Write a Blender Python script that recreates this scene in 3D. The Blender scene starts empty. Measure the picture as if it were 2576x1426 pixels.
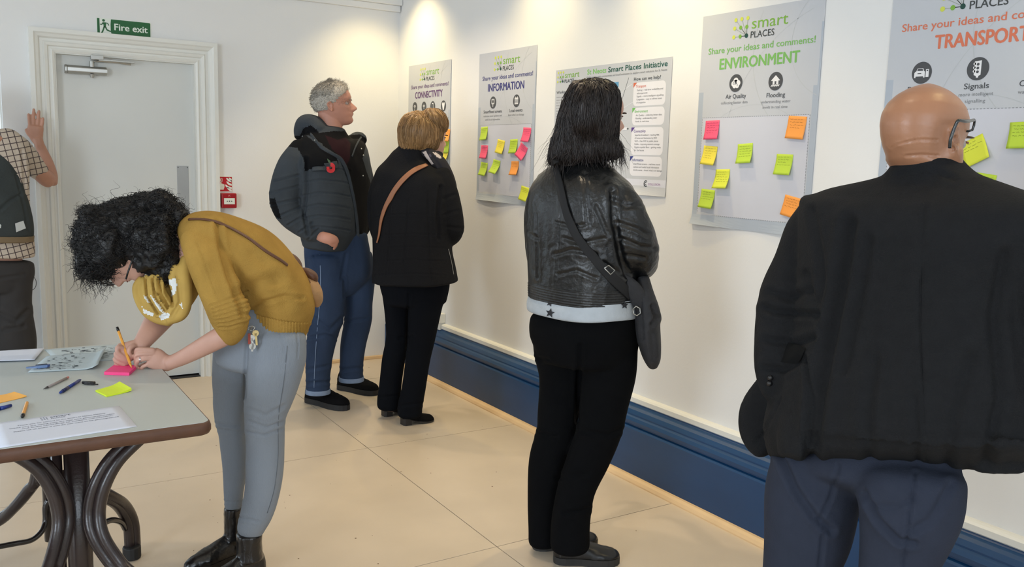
import bpy, math, random
import numpy as np
from mathutils import Vector, Matrix
random.seed(7); RNG = np.random.default_rng(7)
SC = bpy.context.scene; COL = SC.collection
# ---------------- camera (solved from the wall, door and poster lines) ----------------
W, H, F = 2576, 1426, 2200.0
CAMP = (0.14154061, 0.02874352, 0.56644667)
CP = np.array([0.0, 0.0, 1.42])
def _axes():
    p, ro, ya = CAMP
    f = np.array([math.sin(ya)*math.cos(p), math.cos(ya)*math.cos(p), -math.sin(p)])
    r0 = np.array([math.cos(ya), -math.sin(ya), 0]); u0 = np.cross(r0, f)
    return f, r0*math.cos(ro)+u0*math.sin(ro), -r0*math.sin(ro)+u0*math.cos(ro)
CF, CR, CU = _axes()
def ray(x, y):
    return CF + CR*(x-W/2)/F - CU*(y-H/2)/F
def hit(x, y, ax, v):
    d = ray(x, y); return CP + d*((v-CP[ax])/d[ax])
cam_d = bpy.data.cameras.new('camera'); cam = bpy.data.objects.new('camera', cam_d); COL.objects.link(cam)
cam_d.sensor_width = 36; cam_d.lens = F/W*36; cam_d.clip_start = .05
m = Matrix.Identity(4)
for i in range(3):
    m[i][0] = CR[i]; m[i][1] = CU[i]; m[i][2] = -CF[i]; m[i][3] = CP[i]
cam.matrix_world = m; SC.camera = cam
SC.view_settings.view_transform = 'Standard'; SC.view_settings.look = 'None'
SC.view_settings.gamma = 1; SC.view_settings.use_curve_mapping = False
SC.view_settings.exposure = 0.03
# ---------------- world and lights ----------------
wd = bpy.data.worlds.new('overcast_sky'); SC.world = wd; wd.use_nodes = True
bg = wd.node_tree.nodes['Background']; bg.inputs[0].default_value = (.80, .90, 1, 1); bg.inputs[1].default_value = 1.5
def area(name, loc, to, sx, sy, power, col):
    l = bpy.data.lights.new(name, 'AREA'); l.shape = 'RECTANGLE'; l.size = sx; l.size_y = sy; l.energy = power; l.color = col
    o = bpy.data.objects.new(name, l); COL.objects.link(o); o.location = loc
    o.rotation_euler = (Vector(to)-Vector(loc)).to_track_quat('-Z', 'Y').to_euler(); return o
def spot(name, loc, to, power, col, ang, blend, rad=.04):
    l = bpy.data.lights.new(name, 'SPOT'); l.energy = power; l.color = col; l.spot_size = math.radians(ang); l.spot_blend = blend; l.shadow_soft_size = rad
    o = bpy.data.objects.new(name, l); COL.objects.link(o); o.location = loc
    o.rotation_euler = (Vector(to)-Vector(loc)).to_track_quat('-Z', 'Y').to_euler(); return o
COOL = (.77, .88, 1.0); WARM = (1.0, .78, .38)
area('window_light_left', (-3.9, -.45, 1.6), (2.4, 2.9, .8), 1.5, 1.9, 120, COOL)
area('window_light_left_far', (-3.9, 4.2, 1.5), (1.2, 5.2, .9), 1.2, 1.9, 34, COOL)
area('window_light_back', (-.2, -3.9, 1.7), (1.5, 4, 1.0), 2.4, 1.8, 72, COOL)
area('window_light_far', (-.75, 5.9, 1.2), (.5, 2.0, .6), 1.7, 2.0, 12, COOL)
for y_, pw in ((5.20, 50), (3.82, 33), (2.84, 42), (.75, 24)):
    spot('wall_washer', (2.29, y_, 2.66), (2.47, y_, 0), pw, WARM, 104, 1.0, .02)
for x_, y_, pw in ((1.80, 4.50, 34), (1.52, 2.72, 36), (1.3, 1.2, 10)):
    spot('room_downlight', (x_, y_, 2.68), (x_+.25, y_-.15, 0), pw, (1, .80, .56), 112, .6, .03)
# ---------------- materials ----------------
MATS = {}
def mat(name, col, rough=.6, var=.06, scale=6., bump=0., bscale=60., metal=0., spec=.5, sheen=0., stretch=None, trans=0., alpha=1., coat=0., emit=0):
    if name in MATS: return MATS[name]
    m = bpy.data.materials.new(name); m.use_nodes = True; nt = m.node_tree; b = nt.nodes['Principled BSDF']
    lin = [((c/255) if c > 1 or max(col) > 1 else c) for c in col]
    lin = [c/12.92 if c <= .04045 else ((c+.055)/1.055)**2.4 for c in lin]
    tc = nt.nodes.new('ShaderNodeTexCoord'); mp = nt.nodes.new('ShaderNodeMapping')
    nt.links.new(tc.outputs['Object'], mp.inputs[0])
    if stretch: mp.inputs['Scale'].default_value = stretch
    n = nt.nodes.new('ShaderNodeTexNoise'); n.inputs['Scale'].default_value = scale; n.inputs['Detail'].default_value = 5
    nt.links.new(mp.outputs[0], n.inputs['Vector'])
    r = nt.nodes.new('ShaderNodeValToRGB'); r.color_ramp.elements[0].position = .3; r.color_ramp.elements[1].position = .7
    r.color_ramp.elements[0].color = [max(0, c*(1-var)) for c in lin]+[1]; r.color_ramp.elements[1].color = [min(1, c*(1+var)) for c in lin]+[1]
    nt.links.new(n.outputs[0], r.inputs[0]); nt.links.new(r.outputs[0], b.inputs['Base Color'])
    b.inputs['Roughness'].default_value = rough; b.inputs['Metallic'].default_value = metal
    b.inputs['Specular IOR Level'].default_value = spec; b.inputs['Sheen Weight'].default_value = sheen
    b.inputs['Transmission Weight'].default_value = trans; b.inputs['Alpha'].default_value = alpha; b.inputs['Coat Weight'].default_value = coat
    if emit: b.inputs['Emission Color'].default_value = lin+[1]; b.inputs['Emission Strength'].default_value = emit
    if bump:
        n2 = nt.nodes.new('ShaderNodeTexNoise'); n2.inputs['Scale'].default_value = bscale; n2.inputs['Detail'].default_value = 4
        nt.links.new(mp.outputs[0], n2.inputs['Vector'])
        bp = nt.nodes.new('ShaderNodeBump'); bp.inputs['Strength'].default_value = bump; bp.inputs['Distance'].default_value = .01
        nt.links.new(n2.outputs[0], bp.inputs['Height']); nt.links.new(bp.outputs[0], b.inputs['Normal'])
    MATS[name] = m; return m
M_WALL = mat('wall_paint', (229, 229, 228), .85, .012, 1.5, .04, 90)
M_TRIMW = mat('white_gloss_paint', (226, 226, 220), .4, .015, 4)
M_DOOR = mat('door_paint', (214, 216, 213), .5, .015, 3)
M_BLUE = mat('blue_plinth_paint', (14, 60, 102), .34, .16, 3, .05, 40, stretch=(1, .4, 1.5))
M_CREAM = mat('pale_wood_bead', (222, 190, 146), .5, .05, 8)
M_FLOOR = mat('floor_board', (212, 196, 175), .38, .07, 2.2, .03, 30)
M_GAP = mat('floor_gap', (120, 98, 74), .8)
M_DARKG = mat('print_dark_grey', (72, 74, 78), .6, .0)
M_METAL = mat('brushed_metal', (178, 178, 174), .35, .03, 30, metal=.85)
M_STEEL = mat('steel_plate', (182, 184, 184), .42, .03, 12, metal=.7)
# ---------------- mesh helpers ----------------
def newobj(name, verts, faces, material, parent=None, smooth=False, mw=None):
    me = bpy.data.meshes.new(name); me.from_pydata([tuple(map(float, v)) for v in verts], [], [tuple(map(int, f)) for f in faces])
    if material: me.materials.append(material)
    if smooth: me.polygons.foreach_set('use_smooth', [True]*len(me.polygons))
    me.update(); o = bpy.data.objects.new(name, me); COL.objects.link(o)
    if parent: o.parent = parent
    if mw is not None: o.matrix_world = mw
    return o
def tag(o, label=None, cat=None, group=None, kind=None):
    if label: o['label'] = label
    if cat: o['category'] = cat
    if group: o['group'] = group
    if kind: o['kind'] = kind
    return o
def empty(name, loc, label=None, cat=None, group=None):
    o = bpy.data.objects.new(name, None); COL.objects.link(o); o.location = tuple(map(float, loc)); o.empty_display_size = .05
    bpy.context.view_layer.update(); return tag(o, label, cat, group)
class MB:
    def __init__(s): s.v = []; s.f = []
    def add(s, v, f):
        n = len(s.v); s.v += [tuple(map(float, p)) for p in v]; s.f += [tuple(int(i)+n for i in q) for q in f]; return s
    def box(s, a, b):
        (x0, y0, z0), (x1, y1, z1) = a, b
        return s.add([(x0,y0,z0),(x1,y0,z0),(x1,y1,z0),(x0,y1,z0),(x0,y0,z1),(x1,y0,z1),(x1,y1,z1),(x0,y1,z1)],
                     [(0,3,2,1),(4,5,6,7),(0,1,5,4),(1,2,6,5),(2,3,7,6),(3,0,4,7)])
    def cyl(s, p, q, r0, r1=None, n=12):
        r1 = r0 if r1 is None else r1; p = Vector(p); q = Vector(q); d = (q-p).normalized(); a = d.orthogonal().normalized(); b = d.cross(a)
        v = []
        for c, r in ((p, r0), (q, r1)):
            for i in range(n):
                t = 2*math.pi*i/n; v.append(c+a*math.cos(t)*r+b*math.sin(t)*r)
        f = [(i, (i+1) % n, n+(i+1) % n, n+i) for i in range(n)]+[tuple(range(n))[::-1], tuple(range(n, 2*n))]
        return s.add(v, f)
    def tube(s, pts, r, n=8):
        pts = [Vector(p) for p in pts]; rr = r if hasattr(r, '__len__') else [r]*len(pts); v = []; a = None
        for i, p in enumerate(pts):
            t = (pts[min(i+1, len(pts)-1)]-pts[max(i-1, 0)]).normalized()
            a = t.orthogonal().normalized() if a is None else (a-t*a.dot(t)).normalized(); b = t.cross(a)
            for k in range(n):
                g = 2*math.pi*k/n; v.append(p+(a*math.cos(g)+b*math.sin(g))*rr[i])
        f = [(i*n+k, i*n+(k+1) % n, (i+1)*n+(k+1) % n, (i+1)*n+k) for i in range(len(pts)-1) for k in range(n)]
        f += [tuple(range(n))[::-1], tuple(range((len(pts)-1)*n, len(pts)*n))]
        return s.add(v, f)
    def ball(s, c, r, n=12, m=8):
        r = r if hasattr(r, '__len__') else (r, r, r); v = [(c[0], c[1], c[2]+r[2])]
        for i in range(1, m):
            for k in range(n):
                a = math.pi*i/m; b = 2*math.pi*k/n; v.append((c[0]+r[0]*math.sin(a)*math.cos(b), c[1]+r[1]*math.sin(a)*math.sin(b), c[2]+r[2]*math.cos(a)))
        v.append((c[0], c[1], c[2]-r[2])); f = [(0, 1+k, 1+(k+1) % n) for k in range(n)]
        for i in range(m-2):
            for k in range(n): f.append((1+i*n+k, 1+(i+1)*n+k, 1+(i+1)*n+(k+1) % n, 1+i*n+(k+1) % n))
        e = 1+(m-1)*n; f += [(e, e-n+(k+1) % n, e-n+k) for k in range(n)]
        return s.add(v, f)
    def flat(s, poly, z=0.):
        return s.add([(x, y, z) for x, y in poly], [tuple(range(len(poly)))])
    def line2(s, a, b, w, z=0.):
        dx, dy = b[0]-a[0], b[1]-a[1]; L = math.hypot(dx, dy) or 1; nx, ny = -dy/L*w/2, dx/L*w/2
        return s.flat([(a[0]+nx, a[1]+ny), (a[0]-nx, a[1]-ny), (b[0]-nx, b[1]-ny), (b[0]+nx, b[1]+ny)], z)
    def poly2(s, pts, w, z=0.):
        for a, b in zip(pts, pts[1:]): s.line2(a, b, w, z)
        return s
    def disc(s, c, r, z=0., n=28, ry=None):
        ry = ry or r; return s.flat([(c[0]+r*math.cos(2*math.pi*i/n), c[1]+ry*math.sin(2*math.pi*i/n)) for i in range(n)], z)
    def build(s, name, m, parent=None, smooth=False, mw=None, bev=0):
        o = newobj(name, s.v, s.f, m, parent, smooth, mw)
        if bev:
            b = o.modifiers.new('bevel', 'BEVEL'); b.width = bev; b.segments = 3; b.limit_method = 'ANGLE'
        return o
def catmull(P, sub):
    P = np.array(P, float); out = []
    n = len(P)
    for i in range(n-1):
        p0, p1, p2, p3 = P[max(i-1, 0)], P[i], P[i+1], P[min(i+2, n-1)]
        for k in range(sub):
            t = k/sub; out.append(.5*((2*p1)+(-p0+p2)*t+(2*p0-5*p1+4*p2-p3)*t*t+(-p0+3*p1-3*p2+p3)*t**3))
    out.append(P[-1]); return np.array(out)
def frame(o, x, y):
    x = np.array(x, float); y = np.array(y, float); z = np.cross(x, y); M = Matrix.Identity(4)
    for i in range(3): M[i][0] = x[i]; M[i][1] = y[i]; M[i][2] = z[i]; M[i][3] = float(o[i])
    return M
def text(s, u0, u1, v, h, material, parent, name='lettering', z=.0006, bold=0., spacing=1.):
    """a line of lettering fitted between u0 and u1, baseline v, capital height h"""
    cu = bpy.data.curves.new('t', 'FONT'); cu.body = s; cu.size = 1; cu.space_character = spacing; cu.resolution_u = 3
    t = bpy.data.objects.new('t', cu); COL.objects.link(t); dg = bpy.context.evaluated_depsgraph_get()
    me = bpy.data.meshes.new_from_object(t.evaluated_get(dg)); bpy.data.objects.remove(t)
    n = len(me.vertices); co = np.zeros(n*3); me.vertices.foreach_get('co', co); co = co.reshape(-1, 3); F0 = [tuple(p.vertices) for p in me.polygons]
    a, b = co[:, 0].min(), co[:, 0].max(); e = max(0, bold)*h*1.6; sx = (u1-u0-2*e)/(b-a); sy = h/.69; V = []; Fc = []
    for i, (dx, dy) in enumerate([(0, 0)] if bold <= 0 else [(-e, 0), (e, 0), (0, e*.6), (0, -e*.6)]):
        c = np.stack([u0+e+(co[:, 0]-a)*sx+dx, v+co[:, 1]*sy+dy, np.full(n, z+i*.00002)], 1); Fc += [tuple(q+len(V) for q in f_) for f_ in F0]; V += c.tolist()
    o = newobj(name, V, Fc, material, parent); return o
# ================= ROOM =================
XW, YF, ZC = 2.595, 5.6, 2.75
def struct(o): o['kind'] = 'structure'; return o
# sub floor and 4 ft boards with open joints
fl = struct(MB().box((-4.1, -4.1, -.12), (2.75, 5.8, -.006)).build('floor', M_GAP))
xs = [-4.1, -2.06, -.84, .38, 1.62, 2.505+.09]; ys = [-4.1, -2.28, -1.06, .16, 1.38, 2.60, 3.84, 5.08, 5.62]
for i in range(len(xs)-1):
    for j in range(len(ys)-1):
        g = .0018
        x0, x1, y0, y1 = xs[i]+g, xs[i+1]-g, ys[j]+g, ys[j+1]-g
        if i == 3 and j > 4: x0 += .0
        sk = (lambda x, y: x + (.012*(y-2.6) if 1.5 < x < 1.7 and y > 2.5 else 0))
        v = [(sk(x0, y0), y0, -.006), (sk(x1, y0), y0, -.006), (sk(x1, y1), y1, -.006), (sk(x0, y1), y1, -.006)]
        v += [(a, b, 0) for a, b, c in v]
        newobj('floor_board', v, [(0,3,2,1),(4,5,6,7),(0,1,5,4),(1,2,6,5),(2,3,7,6),(3,0,4,7)], M_FLOOR, fl)
sp = MB()
for _ in range(70):
    sp.disc((random.uniform(.6, 2.4), random.uniform(2.2, 5.4)), random.uniform(.0015, .004), .0006, 7)
o = sp.build('floor_specks', mat('dirt_specks', (110, 84, 60), .9), fl); o['kind'] = 'stuff'
struct(MB().box((-4.1, -4.1, ZC), (2.75, 5.8, ZC+.1)).build('ceiling', mat('ceiling_paint', (236, 234, 228), .9, .01)))
struct(MB().box((XW, -4.1, 0), (XW+.15, 5.75, ZC)).build('wall_right', M_WALL))
# far wall with door opening and with a tall glazed opening beside it
DX0, DX1, DZ = .497, 1.252, 1.935
WX0, WX1, WZ0, WZ1 = -1.45, .232, .06, 2.03
fw = MB()
for a, b in (((-4.1, YF, 0), (WX0, YF+.15, ZC)), ((WX0, YF, 0), (WX1, YF+.15, WZ0)), ((WX0, YF, WZ1), (WX1, YF+.15, ZC)), ((WX1, YF, 0), (DX0, YF+.15, ZC)),
             ((DX0, YF, DZ), (DX1, YF+.15, ZC)), ((DX1, YF, 0), (2.75, YF+.15, ZC)), ((DX0-.02, YF+.14, 0), (DX1+.02, YF+.16, DZ))): fw.box(a, b)
struct(fw.build('wall_far', M_WALL))
w = struct(MB().box((WX0, YF+.075, WZ0), (WX0+.05, YF+.12, WZ1)).box((WX1-.008, YF+.075, WZ0), (WX1, YF+.12, WZ1)).box((WX0, YF+.075, WZ1-.05), (WX1, YF+.12, WZ1)).box((WX0, YF+.075, WZ0), (WX1, YF+.12, WZ0+.05)).box((-.65, YF+.075, WZ0), (-.59, YF+.12, WZ1)).build('window_1', M_TRIMW))
MB().box((WX0, YF+.095, WZ0), (WX1, YF+.1, WZ1)).build('pane', mat('window_glass', (240, 248, 250), .02, 0, trans=1.), w)
# left and back walls with window openings (behind the camera side)
lw = MB()
for a, b in (((-4.1, -4.1, 0), (-3.98, -1.25, ZC)), ((-4.1, -1.25, 0), (-3.98, .35, .6)), ((-4.1, -1.25, 2.6), (-3.98, .35, ZC)), ((-4.1, .35, 0), (-3.98, 3.55, ZC)), ((-4.1, 3.55, 0), (-3.98, 4.85, .5)), ((-4.1, 3.55, 2.5), (-3.98, 4.85, ZC)), ((-4.1, 4.85, 0), (-3.98, 5.75, ZC))): lw.box(a, b)
struct(lw.build('wall_left', M_WALL))
bw = MB()
for a, b in (((-4.1, -4.1, 0), (-1.5, -3.98, ZC)), ((-1.5, -4.1, 0), (1.1, -3.98, .7)), ((-1.5, -4.1, 2.6), (1.1, -3.98, ZC)), ((1.1, -4.1, 0), (2.75, -3.98, ZC))): bw.box(a, b)
struct(bw.build('wall_back', M_WALL))
def win(n, a, b, ax):
    m = MB(); (x0, y0, z0), (x1, y1, z1) = a, b; t = .05
    if ax == 0:
        for yy in np.linspace(y0, y1-t, 4): m.box((x0, yy, z0), (x1, yy+t, z1))
        for zz in (z0, (z0+z1)/2, z1-t): m.box((x0, y0, zz), (x1, y1, zz+t))
    else:
        for xx in np.linspace(x0, x1-t, 4): m.box((xx, y0, z0), (xx+t, y1, z1))
        for zz in (z0, (z0+z1)/2, z1-t): m.box((x0, y0, zz), (x1, y1, zz+t))
    return struct(m.build(n, M_TRIMW))
win('window_2', (-4.06, -1.25, .6), (-4.01, .35, 2.6), 0); win('window_3', (-1.5, -4.06, .7), (1.1, -4.01, 2.6), 1); win('window_4', (-4.06, 3.55, .5), (-4.01, 4.85, 2.5), 0)
# boxed beam at the head of the far wall
struct(MB().box((-.2, YF-.035, 2.375), (XW-.005, YF, 2.415)).box((-.2, YF-.06, 2.415), (XW-.002, YF, 2.455)).build('trim_1', M_WALL, bev=.004))
# blue plinth (profiled skirting) on the right wall, extruded along y
def extrude_y(prof, y0, y1, name, material, bev=0):
    n = len(prof); v = [(x, y0, z) for x, z in prof]+[(x, y1, z) for x, z in prof]
    f = [(i, (i+1) % n, n+(i+1) % n, n+i) for i in range(n)]+[tuple(range(n))[::-1], tuple(range(n, 2*n))]
    return newobj(name, v, f, material)
prof = [(XW, 0), (2.508, 0), (2.508, .235), (2.512, .243), (2.522, .247), (2.522, .253), (2.511, .258), (2.509, .272), (2.517, .285), (2.530, .290), (2.530, .296), (2.540, .312), (2.553, .320), (2.566, .324), (2.572, .331), (XW, .331)]
struct(extrude_y(prof, -4.0, YF, 'baseboard_right', M_BLUE))
prof = [(XW, .331), (2.571, .331), (2.566, .336), (2.566, .356), (2.572, .363), (2.583, .366), (XW, .366)]
struct(extrude_y(prof, -4.0, 4.86, 'trim_2', M_TRIMW))
prof = [(2.508, 0), (2.480, 0), (2.480, .006), (2.486, .018), (2.497, .026), (2.508, .028)]
struct(extrude_y(prof, -4.0, YF, 'trim_3', M_CREAM))
struct(MB().box((1.378, YF-.022, 0), (2.485, YF, .022)).build('baseboard_far', M_CREAM, bev=.004))
# white end block of the cable rail
b = MB().box((2.50, 4.86, .37), (XW, 4.95, .43)).box((2.555, 4.865, .325), (XW, 4.945, .38)).build('rail_end_block', M_TRIMW, bev=.004)
tag(b, 'small white plastic box at the far end of the white rail above the blue skirting', 'socket box')
# ---------- door ----------
dr = struct(MB().box((DX0+.003, YF+.045, .012), (DX1-.003, YF+.09, DZ-.004)).build('door_1', M_DOOR, bev=.002))
# architrave: stepped profile, mitred, three members
def arch_piece(name, path, prof, parent):
    """sweep (offset outward, depth) profile along 4 corner points with mitred corners"""
    (x0, x1, z1) = path; v = []; n = len(prof)
    for (px, pz, sx, sz) in ((x0, 0, -1, 0), (x0, z1, -1, 1), (x1, z1, 1, 1), (x1, 0, 1, 0)):
        for o_, d_ in prof: v.append((px+sx*o_, YF-d_, pz+sz*o_))
    f = [(k*n+i, k*n+(i+1) % n, (k+1)*n+(i+1) % n, (k+1)*n+i) for k in range(3) for i in range(n)]
    f += [tuple(range(n))[::-1], tuple(range(3*n, 4*n))]
    return newobj(name, v, f, M_TRIMW, parent)
arch_piece('architrave', (DX0+.0, DX1, DZ), [(0, -.02), (0, .012), (.012, .018), (.022, .012), (.03, .012), (.036, .022), (.05, .026), (.058, .018), (.072, .018), (.08, .03), (.094, .036), (.102, .044), (.124, .044), (.126, 0), (.126, -.02)], dr)
arch_piece('door_lining', (DX0+.006, DX1-.006, DZ-.006), [(0, -.05), (0, .006), (.02, .006), (.02, -.05)], dr)
struct(MB().box((DX0, YF-.0, -.001), (DX1, YF+.12, .004)).build('door_gap_strip', mat('door_gap_shade', (38, 36, 36), .6)))  # dark strip standing in for the shade in the gap under the door
# far wall frame: local x right, y up, z toward the room
def fwf(x, z, d=.0): return frame((x, YF-d, z), (1, 0, 0), (0, 0, 1))
pl = MB().box((-.034, -.17, 0), (.034, .17, .0015)).build('push_plate', M_STEEL, None, mw=frame((1.176, YF+.0445, 1.15), (1, 0, 0), (0, 0, 1)), bev=.0005)
tag(pl, 'plain steel push plate screwed near the right edge of the white door', 'push plate')
for sx in (-.027, .027):
    for sy in (-.16, .16): MB().cyl((sx, sy, .0015), (sx, sy, .003), .003, n=10).build('screw', mat('dark_screw', (80, 80, 80), .4, metal=.8), pl)
# door closer
dc = empty('door_closer', (.66, YF+.045, 1.85), 'grey metal overhead door closer fixed at the top left of the white door', 'door closer')
def dcb(m, name, mt=M_METAL, **k):
    o = m.build(name, mt, dc, **k); return o
hx = [(-.105, -.0)]
b_ = MB(); n8 = 8; 
for k, xx in enumerate((-.105, .10)):
    pass
pr = [(-.001, -.022), (-.001, .022), (-.028, .024), (-.046, .012), (-.046, -.012), (-.028, -.024)]
v = [(x, y, z) for x in (-.098, .105) for y, z in pr]; nn = 6
dcb(MB().add(v, [(i, (i+1) % nn, nn+(i+1) % nn, nn+i) for i in range(nn)]+[tuple(range(nn))[::-1], tuple(range(nn, 2*nn))]), 'body', bev=.003)
v = [(x, -.001+(y+.001)*1.06, z*1.06) for x in (-.112, -.098) for y, z in pr]
dcb(MB().add(v, [(i, (i+1) % nn, nn+(i+1) % nn, nn+i) for i in range(nn)]+[tuple(range(nn))[::-1], tuple(range(nn, 2*nn))]), 'end_cap', bev=.003)
dcb(MB().box((-.098, -.049, -.008), (.105, -.045, .008)), 'cover_strip', mat('light_metal', (205, 205, 202), .3, .02, metal=.8))
dcb(MB().cyl((.028, -.026, .02), (.028, -.026, .052), .013), 'spindle'); dcb(MB().cyl((.028, -.026, -.02), (.028, -.026, -.040), .014, .009), 'spindle_cap')
dcb(MB().tube([(.028, -.026, .050), (.05, -.035, .056), (.16, -.035, .056), (.235, -.03, .050)], .006), 'arm')
dcb(MB().box((.02, -.075, .06), (.085, -.045, .085)).box((.06, -.07, .055), (.25, -.052, .066)), 'arm_bracket', bev=.002)
# fire exit sign
M_GREEN = mat('sign_green', (22, 92, 46), .45, .02); M_SWHITE = mat('sign_white', (226, 232, 222), .45, .0); M_RED = mat('sign_red', (184, 26, 36), .45, .02)
sg = MB().box((0, 0, 0), (.29, .09, .003)).build('fire_exit_sign', M_SWHITE, None, mw=fwf(.718, 2.055), bev=.0005)
tag(sg, 'green and white fire exit sign with running figure above the white door', 'sign')
MB().flat([(.003, .002), (.016, .002), (.016, .088), (.003, .088)], .0035).build('green_bar', M_GREEN, sg)
MB().flat([(.078, .002), (.286, .002), (.287, .084), (.283, .088), (.076, .088), (.073, .06), (.073, .02)], .0035).build('green_panel', M_GREEN, sg)
rm = MB().disc((.037, .078), .0075, .0037, 14)
rm.flat([(.030, .067), (.048, .068), (.050, .056), (.047, .040), (.036, .040), (.036, .055)], .0037)
rm.poly2([(.034, .064), (.026, .054), (.018, .056)], .005, .0037).poly2([(.048, .065), (.058, .064), (.064, .052)], .005, .0037)
rm.poly2([(.040, .044), (.034, .026), (.027, .010), (.022, .006)], .0075, .0037).poly2([(.046, .044), (.052, .028), (.066, .022), (.073, .020)], .0075, .0037)
rm.build('running_figure', M_GREEN, sg)
text('Fire exit', .092, .272, .030, .036, M_SWHITE, sg, z=.0041, bold=.022)
# fire action sign and call point
fs = MB().box((0, 0, 0), (.094, .098, .002)).build('fire_action_sign', M_SWHITE, None, mw=fwf(1.372, 1.164), bev=.0005)
tag(fs, 'square red sign with pressing hand and flames right of the door frame', 'sign')
MB().flat([(.003, .004), (.088, .004), (.088, .094), (.003, .094)], .0024).build('red_panel', M_RED, fs)
h_ = MB().flat([(.012, .014), (.036, .014), (.041, .03), (.041, .046), (.028, .052), (.024, .051), (.022, .068), (.017, .068), (.015, .048), (.008, .036)], .0028)
h_.poly2([(.008, .064), (.008, .084), (.028, .084), (.028, .064), (.008, .064)], .0025, .0028).disc((.018, .074), .005, .0028, 10)
h_.build('hand_symbol', M_SWHITE, fs)
fm = MB()
for (x, y) in ((.052, .088), (.068, .090), (.053, .066), (.045, .046), (.056, .030)):
    fm.flat([(x, y), (x+.004, y-.012), (x+.014, y-.022), (.086, y-.028), (.086, y-.016), (x+.018, y-.010), (x+.008, y-.001)], .0028)
fm.build('flame_symbol', M_SWHITE, fs)
cpnt = MB().box((0, 0, 0), (.092, .092, .05)).build('fire_alarm_call_point', mat('call_point_red', (158, 26, 34), .35, .02), None, mw=fwf(1.384, 1.066), bev=.006)
tag(cpnt, 'red break glass fire alarm call point with arrows below the red sign', 'fire alarm')
MB().box((.013, .024, .05), (.079, .062, .0525)).build('break_panel', M_SWHITE, cpnt, bev=.001)
am = MB()
for cx, s in ((.033, 1), (.059, -1)):
    am.flat([(cx+s*.005, .043), (cx, .047), (cx, .039)][::s], .0530).line2((cx-s*.006, .043), (cx+s*.001, .043), .002, .0530)
am.disc((.046, .043), .0035, .0530, 12); am.build('arrow_symbols', mat('print_black', (22, 22, 24), .5), cpnt)
MB().poly2([(.040, .072), (.040, .080), (.052, .080)], .0012, .0505).poly2([(.042, .072), (.046, .078), (.052, .072)], .0018, .0505).build('emblem', mat('print_pink', (220, 150, 150), .5), cpnt)
# ================= POSTERS =================
PX = XW-.0028
def wallf(y, z, d=0.): return frame((PX-d, y, z), (0, -1, 0), (0, 0, 1))
M_PAP = mat('poster_paper_grey', (192, 195, 201), .5, .02, 3)
M_PAPB = mat('poster_border_blue_grey', (172, 181, 193), .5, .02, 3)
M_PANEL = mat('poster_panel', (201, 203, 213), .5, .015, 3)
M_ARC = mat('poster_arc', (186, 190, 193), .6, 0); M_LNK = mat('logo_link', (160, 166, 160), .6, 0); M_DASH = mat('poster_dash', (140, 144, 150), .6, 0)
M_LG = mat('logo_green', (122, 172, 60), .5, 0); M_LY = mat('logo_yellow', (206, 214, 80), .5, 0); M_LD = mat('logo_dark', (16, 66, 58), .5, 0)
M_PLACES = mat('print_charcoal', (58, 62, 62), .5, 0); M_TXT = mat('print_grey', (120, 122, 126), .5, 0); M_ICON = mat('icon_white', (232, 232, 234), .5, 0)
def sheet(name, w, h, mw, curl, material, seed, border=True):
    """thin paper sheet whose lower edge lifts off the wall; a cooler printed border runs round it"""
    rg = np.random.default_rng(seed); ph = rg.uniform(0, 6.28, 4); V = []; Fc = []
    us = [0, .012, .044]+list(np.linspace(.1, .9, 9))+[.956, .985, 1]; vs = [0, .1, .2, .28, .36]+list(np.linspace(.42, .84, 6))+[.858, .885, .91, .93, .95, .965, .98, .99, 1]; nx, ny = len(us)-1, len(vs)-1
    for t in (0, 1):
        for v in vs:
            for u in us: V.append((u*w, -v*h+(.004*math.sin(3*u+ph[1])*max(0, (v-.93)/.07)), (0 if t else -.0006)+curl*max(0, (v-.93)/.07)**2*(.5+.5*math.sin(6*u+ph[2]))))
    N = (nx+1)*(ny+1)
    for j in range(ny):
        for i in range(nx):
            a = j*(nx+1)+i; Fc.append((N+a, N+a+nx+1, N+a+nx+2, N+a+1)); Fc.append((a, a+1, a+nx+2, a+nx+1))
    for i in range(nx):
        Fc.append((i, N+i, N+i+1, i+1)); b = ny*(nx+1)+i; Fc.append((b, b+1, N+b+1, N+b))
    for j in range(ny):
        b = j*(nx+1); Fc.append((b, b+nx+1, N+b+nx+1, N+b)); b += nx; Fc.append((b, N+b, N+b+nx+1, b+nx+1))
    o = newobj(name, V, Fc, material, None, False, mw); o.data.materials.append(M_PAPB)
    if border:
        for p in o.data.polygons:
            u, v = p.center[0]/w, -p.center[1]/h
            if v > .955 or (v > .36 and (u < .044 or u > .956)) or (u > .985 and v > .1): p.material_index = 1
    return o
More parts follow.
